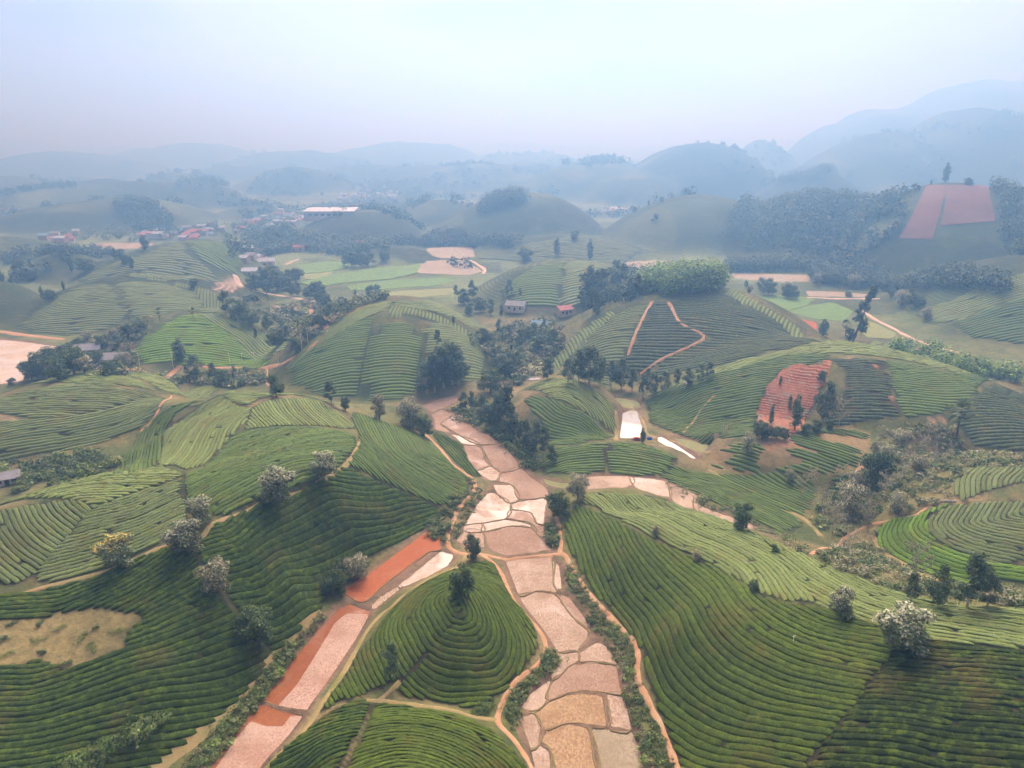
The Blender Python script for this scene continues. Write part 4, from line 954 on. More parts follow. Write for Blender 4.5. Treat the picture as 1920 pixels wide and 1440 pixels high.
draped('soil_plot', (1777,348), (1851,348), (1868,416), (1764,424), M_FARRED, 950, 12, 14, .6, kind='structure', label='right strip of the bare reddish field on the right hill', category='plot')
draped('soil_scar', (1405,676), (1562,676), (1562,822), (1405,822), M_SCAR, 420, 60, 80, .25, .6, rag=0.0, mask=[(1418,795),(1424,765),(1436,738),(1450,712),(1472,693),(1505,684),(1530,686),(1550,678),(1556,690),(1542,722),(1530,740),(1522,765),(1512,790),(1500,808),(1480,818),(1450,808)], kind='structure', label='steep terraced scar of bare red earth on the broad hill', category='scar')
# ------------------------------------------------------------------ trees and shrubs
def leaf_mat(name):
    k = NT_(name); c = k.attr(); hs = k.n('ShaderNodeHueSaturation'); mr = k.n('ShaderNodeMapRange')
    mr.inputs['To Min'].default_value = 1.1; mr.inputs['To Max'].default_value = 1.75; k.l(k.rand(), mr.inputs['Value']); k.l(mr.outputs[0], hs.inputs['Value']); k.l(c, hs.inputs['Color'])
    k.base(hs.outputs[0], .6, .15)
    tr = k.n('ShaderNodeBsdfTranslucent'); k.l(hs.outputs[0], tr.inputs['Color']); ms = k.n('ShaderNodeMixShader'); ms.inputs[0].default_value = .25
    k.l(k.b.outputs[0], ms.inputs[1]); k.l(tr.outputs[0], ms.inputs[2]); k.l(ms.outputs[0], k.out.inputs[0]); return k.m
M_LEAF = leaf_mat('leaves')
M_BARK = soil_mat('bark', (.13, .10, .075), (.085, .065, .05), None, 3.0); M_PALEBARK = soil_mat('pale_bark', (.50, .46, .40), (.34, .31, .27), None, 2.0)
def leaves(clumps, n, size, cols, r, up=.5, hollow=.45, tip=None, long=1.4):
    """n little leaf blades through ellipsoid clumps -> verts, quads, colours.  clump = (x,y,z,rx,ry,rz)"""
    cl = np.array(clumps, float); vol = cl[:, 3] * cl[:, 4] * cl[:, 5]; w = vol ** .75; w /= w.sum()
    k = r.choice(len(cl), n, p=w); d = r.normal(size=(n, 3)); d /= np.linalg.norm(d, axis=1)[:, None]
    rad = hollow + (1 - hollow) * r.random(n) ** .6
    c = cl[k, :3] + d * rad[:, None] * cl[k, 3:6] * (1 + r.normal(0, .10, n))[:, None]
    nrm = d + r.normal(0, .55, (n, 3)); nrm[:, 2] += up; nrm /= np.linalg.norm(nrm, axis=1)[:, None]
    t = np.cross(nrm, r.normal(size=(n, 3))); t /= np.linalg.norm(t, axis=1)[:, None]; b = np.cross(nrm, t)
    s = size * r.uniform(.6, 1.35, n)[:, None]
    V = np.stack([c - t * s * long * .5 , c - b * s * .42, c + t * s * long * .5, c + b * s * .42], 1).reshape(-1, 3)
    F = np.arange(4 * n).reshape(n, 4)
    cols = np.array(cols); cc = cols[r.integers(0, len(cols), n)] * r.uniform(.7, 1.3, n)[:, None]
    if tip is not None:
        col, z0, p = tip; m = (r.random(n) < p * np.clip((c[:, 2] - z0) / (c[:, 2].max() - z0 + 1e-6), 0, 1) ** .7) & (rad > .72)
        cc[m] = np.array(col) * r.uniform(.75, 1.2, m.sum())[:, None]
    return V, F, np.repeat(cc, 4, 0)
def tube(P, rad, sides=6):
    P = np.asarray(P, float); n = len(P); rad = np.asarray(rad, float); V = []
    T = np.gradient(P, axis=0); T /= np.linalg.norm(T, axis=1)[:, None] + 1e-9
    for i in range(n):
        a = np.cross(T[i], (0.3, 1, 0.1)); a /= np.linalg.norm(a); b = np.cross(T[i], a); th = np.linspace(0, 2 * math.pi, sides, endpoint=False)
        V.append(P[i] + rad[i] * (np.cos(th)[:, None] * a + np.sin(th)[:, None] * b))
    V = np.vstack(V); j = np.arange(sides); F = []
    for i in range(n - 1): F.append(np.stack([i * sides + j, i * sides + (j + 1) % sides, (i + 1) * sides + (j + 1) % sides, (i + 1) * sides + j], -1))
    return V, np.vstack(F)
def join(parts):
    V = []; F = []; n = 0
    for v, f in parts: V.append(v); F.append(f + n); n += len(v)
    return np.vstack(V), np.vstack(F)
def trunk_mesh(h, r0, limbs, r, mat, lean=0.0, top=.75):
    n = 6; t = np.linspace(0, 1, n); bend = r.normal(0, .04 * h, 2)
    P = np.stack([bend[0] * t ** 2 + lean * h * t, bend[1] * t ** 2, -.4 + (h * top + .4) * t], -1); parts = [tube(P, r0 * (1.15 - .8 * t))]
    for (sx, sy, sz, ez) in limbs:
        z0 = r.uniform(.35, .8) * h * top; p0 = np.array([np.interp(z0, P[:, 2], P[:, 0]), np.interp(z0, P[:, 2], P[:, 1]), z0])
        p1 = np.array([sx + lean * h * top, sy, sz]); mid = (p0 + p1) / 2 + np.array([0, 0, -.06 * h])
        parts.append(tube(np.array([p0, mid, p1]), np.array([.5, .32, .1]) * r0, 5))
    V, F = join(parts); return mesh('trunk', V, F, (mat,), smooth=True)
GREEN = [(.085, .130, .038), (.105, .150, .044), (.062, .098, .030)]; DARKG = [(.046, .076, .028), (.060, .092, .034), (.036, .060, .024)]
SILVER = [(.200, .225, .135), (.150, .180, .095), (.250, .265, .180)]; DRY = [(.25, .225, .155), (.18, .175, .11), (.30, .27, .19)]
LIME = [(.140, .230, .050), (.105, .185, .042), (.17, .26, .065)]; BUSHY = [(.125, .160, .052), (.098, .135, .044), (.180, .190, .075)]
BLUEG = [(.066, .100, .058), (.082, .120, .068), (.050, .076, .048)]
KINDS_T = {}
def make_kind(name, fn, nvar):
    KINDS_T[name] = [fn(np.random.default_rng(100 + 7 * i + sum(map(ord, name)))) for i in range(nvar)]
def round_tree(cols, n=1500, size=.26, tip=None, flat=.8, trunk=M_BARK, r0=.17, base=.16, up=.5):
    def f(r):       # unit tree: height 6, crown half width 3
        mid = 2.55 + base * 3.4; hh = 5.7 - mid; cl = [(0, 0, mid, 1.7, 1.7, hh * .8)]; limbs = []
        for i in range(18):
            a = i * 2.4 + r.uniform(-.4, .4); el = r.uniform(-.85, 1.25); R_ = r.uniform(1.3, 2.1)
            x, y, z = R_ * math.cos(a) * math.cos(el * .85), R_ * math.sin(a) * math.cos(el * .85), mid + (hh - .5) * math.sin(el)
            s = r.uniform(.65, 1.15); cl.append((x, y, z, s, s, s * r.uniform(.65, .9)))
            if i % 2 == 0: limbs.append((x * .8, y * .8, z - .2, 0))
        V, F, C = leaves(cl, n, size, cols, r, tip=tip, up=up)
        V[:, 2] = np.maximum(V[:, 2], base * 6 + r.random(len(V)) * .3)
        return (6.0, trunk_mesh(4.4, r0, limbs, r, trunk, top=.9), mesh('crown', V, F, (M_LEAF,), cols=C))
    return f
def tall_tree(cols, n=1700, size=.40, bare=.34, wid=.16, trunk=M_PALEBARK, dens=12, lean=0.0):
    def f(r):       # height 14
        h = 14.0; cl = []; limbs = []
        for i in range(dens):
            t = bare + (1 - bare) * (i + .5) / dens; a = r.uniform(0, 6.3); R_ = h * wid * math.sin(math.pi * min(1, (t - bare) / (1 - bare) * .85 + .18)) * r.uniform(.3, 1.0)
            s = h * wid * r.uniform(.38, .62); x = R_ * math.cos(a) + lean * h * t; cl.append((x, R_ * math.sin(a), h * t - s * .3, s, s, s * r.uniform(.8, 1.2)))
            if i % 3 == 0: limbs.append((R_ * math.cos(a), R_ * math.sin(a), h * t - .3, 0))
        V, F, C = leaves(cl, n, size, cols, r, up=.3); return (h, trunk_mesh(h, .22, limbs, r, trunk, lean, .9), mesh('crown', V, F, (M_LEAF,), cols=C))
    return f
def column_tree(cols, n=1000, size=.4, wid=.16):
    def f(r):
        h = 10.0; cl = []
        for i in range(11):
            t = .12 + .86 * (i + .5) / 11; s = h * wid * (math.sin(math.pi * (t * .78 + .17)) ** .8) * r.uniform(.75, 1.1)
            cl.append((r.normal(0, .12 * h * wid), r.normal(0, .12 * h * wid), h * t, s, s, h * .07))
        V, F, C = leaves(cl, n, size, cols, r, up=.2); return (h, trunk_mesh(h, .2, [], r, M_BARK, 0, .8), mesh('crown', V, F, (M_LEAF,), cols=C))
    return f
def twig_tree(cols, n=420, size=.26):
    def f(r):
        h = 8.0; parts = []; tips = []; P = np.stack([np.linspace(0, r.normal(0, .5), 5), np.linspace(0, r.normal(0, .5), 5), np.linspace(-.3, h * .7, 5)], -1)
        parts.append(tube(P, np.linspace(.15, .05, 5)))
        for i in range(16):
            z0 = r.uniform(.3, .95) * h * .7; a = r.uniform(0, 6.3); L = r.uniform(.14, .3) * h; p0 = np.array([np.interp(z0, P[:, 2], P[:, 0]), np.interp(z0, P[:, 2], P[:, 1]), z0])
            p1 = p0 + np.array([math.cos(a) * L, math.sin(a) * L, L * r.uniform(.5, 1.2)]); parts.append(tube(np.array([p0, (p0 + p1) / 2 + (0, 0, -.1), p1]), (.06, .04, .015), 4)); tips.append(p1)
            for j in range(2):
                q = p1 + r.normal(0, .16 * h * .7, 3) * (.6, .6, .35); parts.append(tube(np.array([(p0 + p1) / 2, (p1 + q) / 2, q]), (.035, .025, .01), 3)); tips.append(q)
        V, F = join(parts); cl = [(*t, .75, .75, .5) for t in tips]
        v, f_, c = leaves(cl, n, size, cols, r, hollow=.1); return (h, mesh('trunk', V, F, (M_PALEBARK,), smooth=True), mesh('crown', v, f_, (M_LEAF,), cols=c))
    return f
def palm_tree(cols):
    def f(r):
        h = 9.0; V0, F0 = tube(np.stack([np.linspace(0, .3, 6), np.zeros(6), np.linspace(-.3, h * .72, 6)], -1), np.linspace(.24, .17, 6)); V = []; F = []; C = []; n = 0
        for i in range(44):
            a = r.uniform(0, 6.3); el = r.uniform(-.9, 1.4); L = r.uniform(1.7, 2.4); d = np.array([math.cos(a) * math.cos(el), math.sin(a) * math.cos(el), math.sin(el)])
            c = np.array([.3, 0, h * .72]); s = np.cross(d, (0, 0, 1)); s /= np.linalg.norm(s) + 1e-6; u = np.cross(s, d)
            for j in range(7):
                q = (j - 3) / 3 * 1.0; e = c + d * L + (d * math.cos(q) + s * math.sin(q)) * L * .55 + (0, 0, -abs(q) * .25 - .15); m = c + d * L * .8
                V += [m + s * .03, (m + e) / 2 + u * .05 + np.cross(u, e - m) * .12, e, (m + e) / 2 - np.cross(u, e - m) * .12]; F.append([n, n + 1, n + 2, n + 3]); n += 4
                C += [np.array(cols[r.integers(len(cols))]) * r.uniform(.7, 1.3)] * 4
        return (h, mesh('trunk', V0, F0, (M_BARK,), smooth=True), mesh('crown', np.array(V), np.array(F), (M_LEAF,), cols=np.array(C)))
    return f
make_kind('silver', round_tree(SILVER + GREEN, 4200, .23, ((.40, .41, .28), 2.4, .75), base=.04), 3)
make_kind('yellow', round_tree(SILVER + GREEN, 4200, .23, ((.48, .38, .10), 3.6, .7), base=.04), 1)
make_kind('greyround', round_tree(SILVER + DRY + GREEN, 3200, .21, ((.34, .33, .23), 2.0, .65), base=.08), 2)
make_kind('darkround', round_tree(DARKG + GREEN, 2600, .26, base=.07), 3)
make_kind('greenround', round_tree(GREEN + DARKG, 2600, .25, base=.12), 2)
make_kind('tall', tall_tree(DARKG + BLUEG + GREEN), 3); make_kind('tallgreen', tall_tree(GREEN + BLUEG, wid=.2, bare=.25, n=2000), 3)
make_kind('tallbroad', tall_tree(DARKG + BLUEG + GREEN, wid=.24, bare=.22, n=2600), 2)
make_kind('leaning', tall_tree(DARKG, wid=.12, bare=.04, n=1800, dens=16, trunk=M_BARK, lean=.22), 1)
make_kind('column', column_tree(DARKG + GREEN), 2); make_kind('twig', twig_tree(DRY + SILVER), 3); make_kind('palm', palm_tree(GREEN + BUSHY), 1)
N_T = [0]
def plant_at(kind, x, y, h, label, group=None, wide=1.0, name='tree', cat='tree', var=None, rz=None, sink=.0):
    v = KINDS_T[kind]; i = (N_T[0] if var is None else var) % len(v); N_T[0] += 1; h0, tm, cm = v[i]; s = h / h0
    o = thing(name, label, cat, (x, y, float(ground(x, y)) - sink), rz if rz is not None else random.uniform(0, 6.28), group, (s * wide, s * wide, s))
    if tm: obj('trunk', tm, o)
    obj('crown' if tm else 'foliage', cm, o); return o
def tree(kind, bx, by, ty, label, group=None, wide=1.0, dmax=9000., name='round_tree', var=None, rz=None, cat='tree'):
    """stands where the photo's base point meets the ground, as high as the photo's top point"""
    p = hit(bx, by, dmax); d = ray(bx, ty); D = math.hypot(*p); zt = CAM_H + d[2] / math.hypot(d[0], d[1]) * D
    h = zt - float(ground(*p)); return plant_at(kind, p[0], p[1], max(1.0, h), label, group, wide, name, cat, var, rz)
def shrub_kind(cols, n, size, tip=None):
    def f(r):
        cl = [(r.normal(0, .55), r.normal(0, .55), .55 + r.normal(0, .15), r.uniform(.45, .8), r.uniform(.45, .8), r.uniform(.4, .65)) for _ in range(6)]
        V, F, C = leaves(cl, n, size, cols, r, up=.6, tip=tip); V[:, 2] = np.maximum(V[:, 2], -.1); return (1.4, None, mesh('foliage', V, F, (M_LEAF,), cols=C))
    return f
make_kind('s_green', shrub_kind(GREEN + BUSHY, 260, .2), 3); make_kind('s_dark', shrub_kind(DARKG + GREEN, 260, .2), 3)
make_kind('s_dry', shrub_kind(DRY + BUSHY, 220, .18), 3); make_kind('s_tea', shrub_kind([(.085, .145, .03), (.06, .11, .02)], 260, .17), 2); make_kind('s_lime', shrub_kind(LIME + BUSHY, 260, .2), 2)
def shrub(kind, x, y, h, label, group, wide=1.0):
    v = KINDS_T[kind]; h0, _, cm = v[N_T[0] % len(v)]; N_T[0] += 1; s = h / h0
    o = obj('shrub', cm, label=label, category='shrub', group=group); o.location = (x, y, float(ground(x, y)) - .05); o.rotation_euler = (0, 0, random.uniform(0, 6.28)); o.scale = (s * wide, s * wide, s); return o
def scatter(poly, n, r, dmax, mind=0.0):
    W = hits(poly, dmax); lo = W.min(0); hi = W.max(0); out = []
    tries = 0
    while len(out) < n and tries < n * 40:
        tries += 1; p = lo + (hi - lo) * r.random(2)
        if inside(W, p[0:1], p[1:2])[0] and (not mind or all((p[0] - q[0]) ** 2 + (p[1] - q[1]) ** 2 > mind * mind for q in out)): out.append(p)
    return out
rr = np.random.default_rng(5)
G1 = 'round trees along the left ridge track'
for bx, by, ty, k, w, lab in [
 (222,1062,993,'yellow',1.05,'round tree with yellow blossom on top, left end of the ridge track'), (350,1036,968,'silver',1.1,'silvery round tree just below another one on the ridge track'),
 (378,984,925,'silver',1.0,'round dark silver tree at the bend of the ridge track'), (408,1112,1042,'greyround',1.0,'grey half bare round tree on the dark slope below the track'),
 (484,1205,1132,'darkround',1.05,'dark green round tree lowest on the left slope'), (520,942,870,'silver',1.15,'large silvery round tree with a dark shadow on the ridge track'),
 (607,898,842,'silver',1.0,'silvery round tree at the right end of the ridge track')]:
    tree(k, bx, by, ty, lab, G1, w, 300)
for bx, by, ty, k, w, nm, lab in [
 (1690,1216,1122,'silver',1.1,'round_tree','large pale round tree on the crest of the right ridge'), (1577,1153,1098,'silver',.9,'round_tree','silvery oval tree beside the ditch on the right ridge'),
 (887,1047,1000,'darkround',.8,'roadside_tree','dark bushy tree at the dirt crossroad'), (866,1118,1056,'greenround',.85,'hilltop_tree','green tree on the top of the conical hill'),
 (735,1272,1203,'tallgreen',1.0,'thin_tree','thin tree with a bare trunk at the left foot of the conical hill'), (1390,994,937,'darkround',.75,'round_tree','dark oval tree at the head of the right ditch'),
 (1452,1037,1018,'greenround',1.0,'small_tree','small bright round tree on the right ditch'), (1414,1110,1084,'greenround',.9,'small_tree','small dark tree above the orange spot on the ditch'),
 (1305,1052,1030,'greyround',.9,'small_tree','small grey tree on the upper dark ditch'), (1228,1004,984,'greyround',1.0,'small_tree','grey shrubby tree at the left end of the upper ditch'),
 (672,1085,1036,'greyround',1.0,'round_tree','grey tree at the foot of the deep green slope'), (628,1112,1070,'darkround',1.2,'round_tree','low dark tree left of the red soil plot'),
 (1083,938,882,'greyround',.85,'round_tree','grey feathery tree where the side stream joins'), (1046,968,920,'darkround',1.1,'round_tree','dark bushy tree at the start of the right path'),
 (518,744,696,'greenround',.8,'ridge_tree','green tree alone on the ridge skyline'), (622,763,714,'tall',1.4,'ridge_tree','dark slim tree on the ridge skyline'), (648,770,742,'darkround',.8,'ridge_tree','small dark tree next to the slim ridge tree'),
 (712,787,738,'greyround',.75,'ridge_tree','grey tree on the nose of the ridge'), (768,802,742,'greyround',.95,'ridge_tree','tall grey tree above the left path end'), (795,818,776,'darkround',1.0,'ridge_tree','dark tree at the very end of the left path'), (775,800,768,'darkround',.9,'ridge_tree','dark lower tree under the tall grey one'),
 (1640,912,833,'darkround',.85,'big_tree','big dark tree with a pale trunk in the scrub'), (1547,792,714,'tallbroad',1.0,'big_tree','tall broad tree right of the red scar'), (1490,806,737,'column',1.0,'column_tree','dark column shaped tree inside the red scar'),
 (1445,796,758,'column',.9,'column_tree','small column shaped tree left in the red scar'), (1463,722,704,'column',1.1,'column_tree','tiny column tree at the top of the red scar'), (1540,716,692,'darkround',.8,'small_tree','small round tree at the upper edge of the red scar'), (1572,800,738,'twig',.8,'bare_tree','pale bare tree beside the broad tree at the scar'),
 (1793,822,748,'palm',1.0,'fan_palm','fan palm before the dark grey tea plot'), (1812,1142,1030,'tall',1.35,'tall_tree','tall tree with a white trunk behind the right ridge'), (1757,1138,1054,'tallbroad',1.0,'tall_tree','dark tree left of the white trunk tree'),
 (1712,1090,1000,'twig',.8,'bare_tree','thin bare tree before the bright crescent'), (1706,1128,1072,'tallgreen',1.0,'small_tree','small dark tree at the foot of the thin bare tree'), (1850,1140,1075,'tallbroad',1.1,'tall_tree','bushy dark tree right of the white trunk tree'),
 (1360,824,794,'twig',1.0,'bare_tree','bare tree with orange leaves at the foot of the scarred hill'), (1400,852,808,'greyround',.8,'round_tree','pale grey tree above the sparse tea rows'),
 (85,708,646,'darkround',1.1,'broad_tree','broad dark tree by the left flooded paddy'), (140,702,646,'darkround',1.1,'broad_tree','broad dark tree right beside the first one at the left paddy'), (338,676,633,'column',1.9,'column_tree','dark egg shaped tree on the bright slope'), (368,712,664,'tallbroad',1.2,'roadside_tree','bushy tree at the roadside under the bright slope'),
 (300,600,577,'palm',.9,'fan_palm','left fan palm on the skyline above the bright slope'), (363,598,577,'palm',.9,'fan_palm','right fan palm on the skyline above the bright slope'), (22,722,706,'darkround',1.1,'round_tree','small dark tree on the far left dome skyline'),
 (1543,630,597,'column',2.0,'column_tree','dark egg shaped tree behind the striped hill'), (1598,640,535,'leaning',1.1,'leaning_tree','tall dark leaning tree on the right valley floor'), (1585,630,600,'palm',1.0,'fan_palm','pale tree left of the leaning tree'),
 (597,566,524,'darkround',1.0,'broad_tree','broad dark tree at the far road bend'), (272,468,440,'column',2.2,'column_tree','dark lone tree behind the far dome'), (693,553,532,'darkround',1.0,'round_tree','left of the two round trees on the green plots'), (707,552,532,'darkround',1.0,'round_tree','right of the two round trees on the green plots'),
 (667,560,542,'column',1.4,'column_tree','small pointed tree on the green plots'), (820,655,618,'tall',1.2,'tall_tree','tall dark tree above the grove on the round hill'), (850,605,591,'column',1.5,'column_tree','small dark tree on the rim of the round hill'),
 (1205,830,802,'column',1.3,'column_tree','dark pointed tree between the two white ponds'),
 (1480,768,740,'column',1.0,'column_tree','slim tree right in the red scar')]:
    tree(k, bx, by, ty, lab, None, w, 900, nm, rz=0.0 if k == 'leaning' else None)
ORD = ['first', 'second', 'third', 'fourth', 'fifth', 'sixth', 'seventh', 'eighth', 'ninth', 'tenth', 'eleventh', 'twelfth', 'thirteenth']
def grove(label, group, pts, kinds, name='grove_tree', dmax=700, wide=1.0):
    order = sorted(range(len(pts)), key=lambda i: pts[i][0]); rank = {i: k for k, i in enumerate(order)}; N = len(pts)
    for i, (bx, by, ty) in enumerate(pts):
        k = rank[i]; w = 'leftmost ' if k == 0 else 'rightmost ' if k == N - 1 else ORD[k] + ' from left, ' if k < N / 2 else ORD[N - 1 - k] + ' from right, '
        tree(kinds[i % len(kinds)], bx, by, ty, w + label, group, wide * rr.uniform(.9, 1.15), dmax, name)
grove('tall tree in the dark grove below the round tea hill', 'grove at the left foot of the round tea hill',
 [(952,806,722),(930,800,738),(985,846,786),(1020,866,800),(1006,842,790),(905,785,738),(885,775,735),(960,822,760),(940,790,730),(975,830,790),(870,765,735),(915,800,760),(1000,860,820),(1035,868,835)], ['tall', 'tallbroad', 'tallgreen'], wide=1.15)
grove('dark tree in the grove on the flank of the round hill', 'grove on the round hill',
 [(800,738,680),(815,735,665),(832,728,650),(848,722,645),(860,725,660),(825,715,650),(842,705,640),(808,722,672),(855,700,645),(868,712,672)], ['tallbroad', 'tall', 'tallgreen'], wide=1.3)
grove('tree in the gap between the round hill and the striped hill', 'trees in the gap behind the valley',
 [(925,682,652),(945,705,665),(962,702,662),(930,712,672),(920,735,690),(970,690,658),(1027,712,672),(1010,660,628),(1030,655,625),(975,655,622),(990,640,612),(955,640,612),(1000,635,605),(1040,640,615),(1020,625,598),(920,650,625),(905,640,612),(935,625,598)], ['tallbroad', 'darkround', 'tallgreen'], wide=1.1)
grove('tree at the foot of the dark striped hill', 'trees along the foot of the striped hill',
 [(1065,720,672),(1085,722,655),(1105,722,650),(1125,726,668),(1145,728,675),(1165,728,672),(1185,735,690),(1205,746,702),(1225,740,700),(1245,735,695),(1268,728,690),(1290,722,688),(1312,715,682),(1075,710,680),(1330,708,678),(1215,720,690)], ['tallgreen', 'tall', 'tallbroad'], wide=1.2)
grove('small tree or tall bush at the foot of the red scar', 'bushes under the red scar', [(1428,822,790),(1440,820,795),(1455,822,798),(1470,824,800),(1510,815,790),(1530,812,785),(1555,808,788),(1420,810,785)], ['darkround', 'greenround'], 'small_tree', 420)
grove('grey leafless tree in the scrub of the right hollow', 'grey trees in the right hollow',
 [(1540,955,908),(1590,965,895),(1560,1000,930),(1625,985,930),(1600,925,880),(1660,930,880),(1690,905,862),(1720,890,850),(1750,870,832),(1700,870,835),(1660,870,832),(1575,900,868),(1630,955,918),(1680,960,915),(1500,930,890),(1520,905,872),(1480,905,878),(1780,860,828),(1650,830,795),(1690,840,800),(1730,850,812),(1740,820,790),(1640,855,825),(1590,1040,985)], ['twig', 'greyround', 'twig'], 'scrub_tree', 420, .9)
grove('tree by the houses on the left', 'trees around the left houses', [(60,712,672),(110,712,668),(160,700,665),(180,690,655),(205,700,672),(235,690,655),(130,690,640),(190,655,625),(215,640,615),(240,630,605),(265,620,598),(165,640,618),(150,660,630),(230,672,650)], ['darkround', 'greenround', 'greyround'], 'village_tree', 560, 1.15)
grove('tree along the dirt road with the poles', 'roadside trees', [(400,712,680),(420,720,690),(440,712,685),(350,705,685),(520,650,612),(540,645,610),(530,625,600),(555,660,630),(480,640,615),(500,620,590),(470,612,575),(440,610,580),(425,590,545),(450,598,560),(550,600,575),(575,640,612),(600,612,580)], ['tallbroad', 'greenround', 'tall'], 'roadside_tree', 700, 1.1)
grove('tree on the shoulders of the far left hills', 'trees on the far left hills', [(205,480,460),(215,485,462),(235,495,475),(248,505,478),(225,482,465),(135,510,475),(160,510,480),(30,520,490),(40,510,485),(5,530,505),(60,525,505),(80,560,535),(95,565,540),(120,545,525),(365,540,520)], ['darkround', 'column'], 'far_tree', 1100, 1.2)
grove('dark tree beside the green crop plots', 'trees around the green plots', [(480,545,510),(500,552,505),(520,545,500),(540,540,505),(555,530,498),(490,530,500),(510,525,495),(560,555,530),(580,560,535),(545,555,525),(610,575,545),(620,600,570),(640,572,555),(650,580,560),(660,500,470),(675,502,468),(690,498,470),(645,498,478),(720,490,468),(690,480,460)], ['darkround', 'tallbroad'], 'far_tree', 900, 1.25)
grove('tree on the hill behind the pink roofed house', 'trees on the middle hill', [(1105,575,500),(1118,572,498),(1112,590,540),(1090,590,545),(1160,545,490),(1180,560,520),(1195,560,515),(1150,560,530),(955,552,525),(975,560,540),(870,570,540),(885,560,525),(855,560,535),(900,585,555),(920,590,560),(940,600,572),(880,590,565),(1125,580,550),(1140,570,540)], ['tall', 'darkround', 'tallbroad'], 'far_tree', 800, 1.1)
grove('single tree on the low hill skyline', 'single trees on the low hills', [(980,480,460),(985,492,462),(1044,478,445),(1078,450,430),(1106,488,448),(1156,505,485),(1216,386,374),(1188,398,384),(1745,348,336),(1815,348,332),(1775,325,305),(1240,380,368)], ['column', 'darkround'], 'far_tree', 1600, 1.3)
grove('tree on the right valley floor', 'trees on the right valley floor', [(1440,552,520),(1425,545,520),(1475,550,525),(1480,560,530),(1398,540,525),(1405,550,535),(1590,558,545),(1700,560,530),(1690,572,540),(1715,575,545),(1670,560,535),(1735,600,575),(1660,545,520),(1580,540,515),(1600,540,512),(1560,535,508),(1545,530,505),(1530,535,510)], ['darkround', 'tallbroad', 'greyround'], 'far_tree', 900, 1.2)
# ---- shrubs: countable bushes near the camera
SHRUB_PTS = {k: None for k in KINDS_T if k.startswith('s_')}
def _raw(me):
    v = np.empty(len(me.vertices) * 3, np.float32); me.vertices.foreach_get('co', v); c = np.empty(len(me.vertices) * 4, np.float32); me.attributes['Col'].data.foreach_get('color', c)
    return v.reshape(-1, 3), c.reshape(-1, 4)[:, :3]
RAW = {k: [_raw(q[2]) for q in v] for k, v in KINDS_T.items() if k.startswith('s_')}
def undergrowth(label, poly, n, kinds, h=(.9, 1.9), dmax=300, mind=.8, wide=1.1, thin=1):
    Vs = []; Cs = []
    for i, p in enumerate(scatter(poly, n, rr, dmax, mind)):
        V, C = RAW[kinds[i % len(kinds)]][i % 2]; s = rr.uniform(*h) / 1.4; a = rr.uniform(0, 6.28); w = wide * rr.uniform(.85, 1.25) * s
        if thin > 1: V = V.reshape(-1, 4, 3)[::thin]; V = (V.mean(1, keepdims=True) + (V - V.mean(1, keepdims=True)) * thin ** .5).reshape(-1, 3); C = C.reshape(-1, 4, 3)[::thin].reshape(-1, 3)
        x = V[:, 0] * math.cos(a) - V[:, 1] * math.sin(a); y = V[:, 0] * math.sin(a) + V[:, 1] * math.cos(a)
        Vs.append(np.stack([x * w + p[0], y * w + p[1], V[:, 2] * s + float(ground(p[0], p[1])) - .05], -1)); Cs.append(C * rr.uniform(.75, 1.25))
    V = np.vstack(Vs); obj('undergrowth', mesh('undergrowth', V, np.arange(len(V)).reshape(-1, 4), (M_LEAF,), cols=np.vstack(Cs)), kind='stuff', label=label, category='undergrowth')
def shrubs(label, group, poly, n, kinds, h=(.9, 1.9), dmax=300, mind=.8, wide=1.1):
    for i, p in enumerate(scatter(poly, n, rr, dmax, mind)): shrub(kinds[i % len(kinds)], p[0], p[1], rr.uniform(*h), label, group, wide * rr.uniform(.85, 1.25))
def line_poly(pts, w): return [(a - w, b - w * .3) for a, b in pts] + [(a + w, b + w * .3) for a, b in pts[::-1]]
shrubs('bush between the right dirt path and the paddies', 'bushes along the right dirt path', [(1060,1060),(1072,1062),(1100,1115),(1140,1160),(1178,1200),(1187,1230),(1187,1268),(1205,1310),(1230,1362),(1250,1410),(1262,1450),(1215,1450),(1195,1390),(1170,1320),(1165,1260),(1135,1205),(1110,1175),(1090,1130),(1065,1090)], 44, ['s_green', 's_lime', 's_dry', 's_dark'], (.7, 1.6), mind=1.8)
shrubs('bush on the inside of the winding path bend', 'bushes at the winding path', [(1028,1215),(1040,1225),(1045,1250),(1020,1270),(990,1290),(970,1330),(962,1360),(950,1350),(955,1310),(985,1275),(1012,1255)], 32, ['s_green', 's_dark'], (.8, 1.7), mind=.6)
shrubs('leafy hedge bush between the grass strip and the red pond', 'hedge along the red pond', [(355,1440),(400,1385),(450,1330),(495,1270),(520,1235),(540,1215),(548,1225),(525,1262),(490,1310),(450,1362),(405,1420),(390,1450)], 60, ['s_green', 's_lime', 's_green'], (.8, 1.9), mind=.7)
shrubs('overgrown tea bush in the wild hedge on the dark slope', 'wild hedge at the bottom left', [(120,1438),(170,1405),(220,1378),(265,1352),(305,1338),(312,1352),(280,1375),(235,1402),(185,1428),(150,1445)], 40, ['s_green', 's_lime', 's_tea'], (.9, 2.0), 150, .6)
shrubs('bush on the bank between the left path and the deep green slope', 'bushes on the left bank', [(800,985),(830,965),(845,940),(858,920),(862,940),(845,960),(832,990),(838,1020),(815,1010)], 24, ['s_dark', 's_green', 's_dark'], (1.0, 2.4), 260)
shrubs('low bush on the grassy bank by the bright wet paddies', 'bushes by the wet paddies', [(866,960),(892,920),(905,925),(885,960),(862,990),(852,1012),(850,995)], 18, ['s_green', 's_dry', 's_green'], (.6, 1.3), 260)
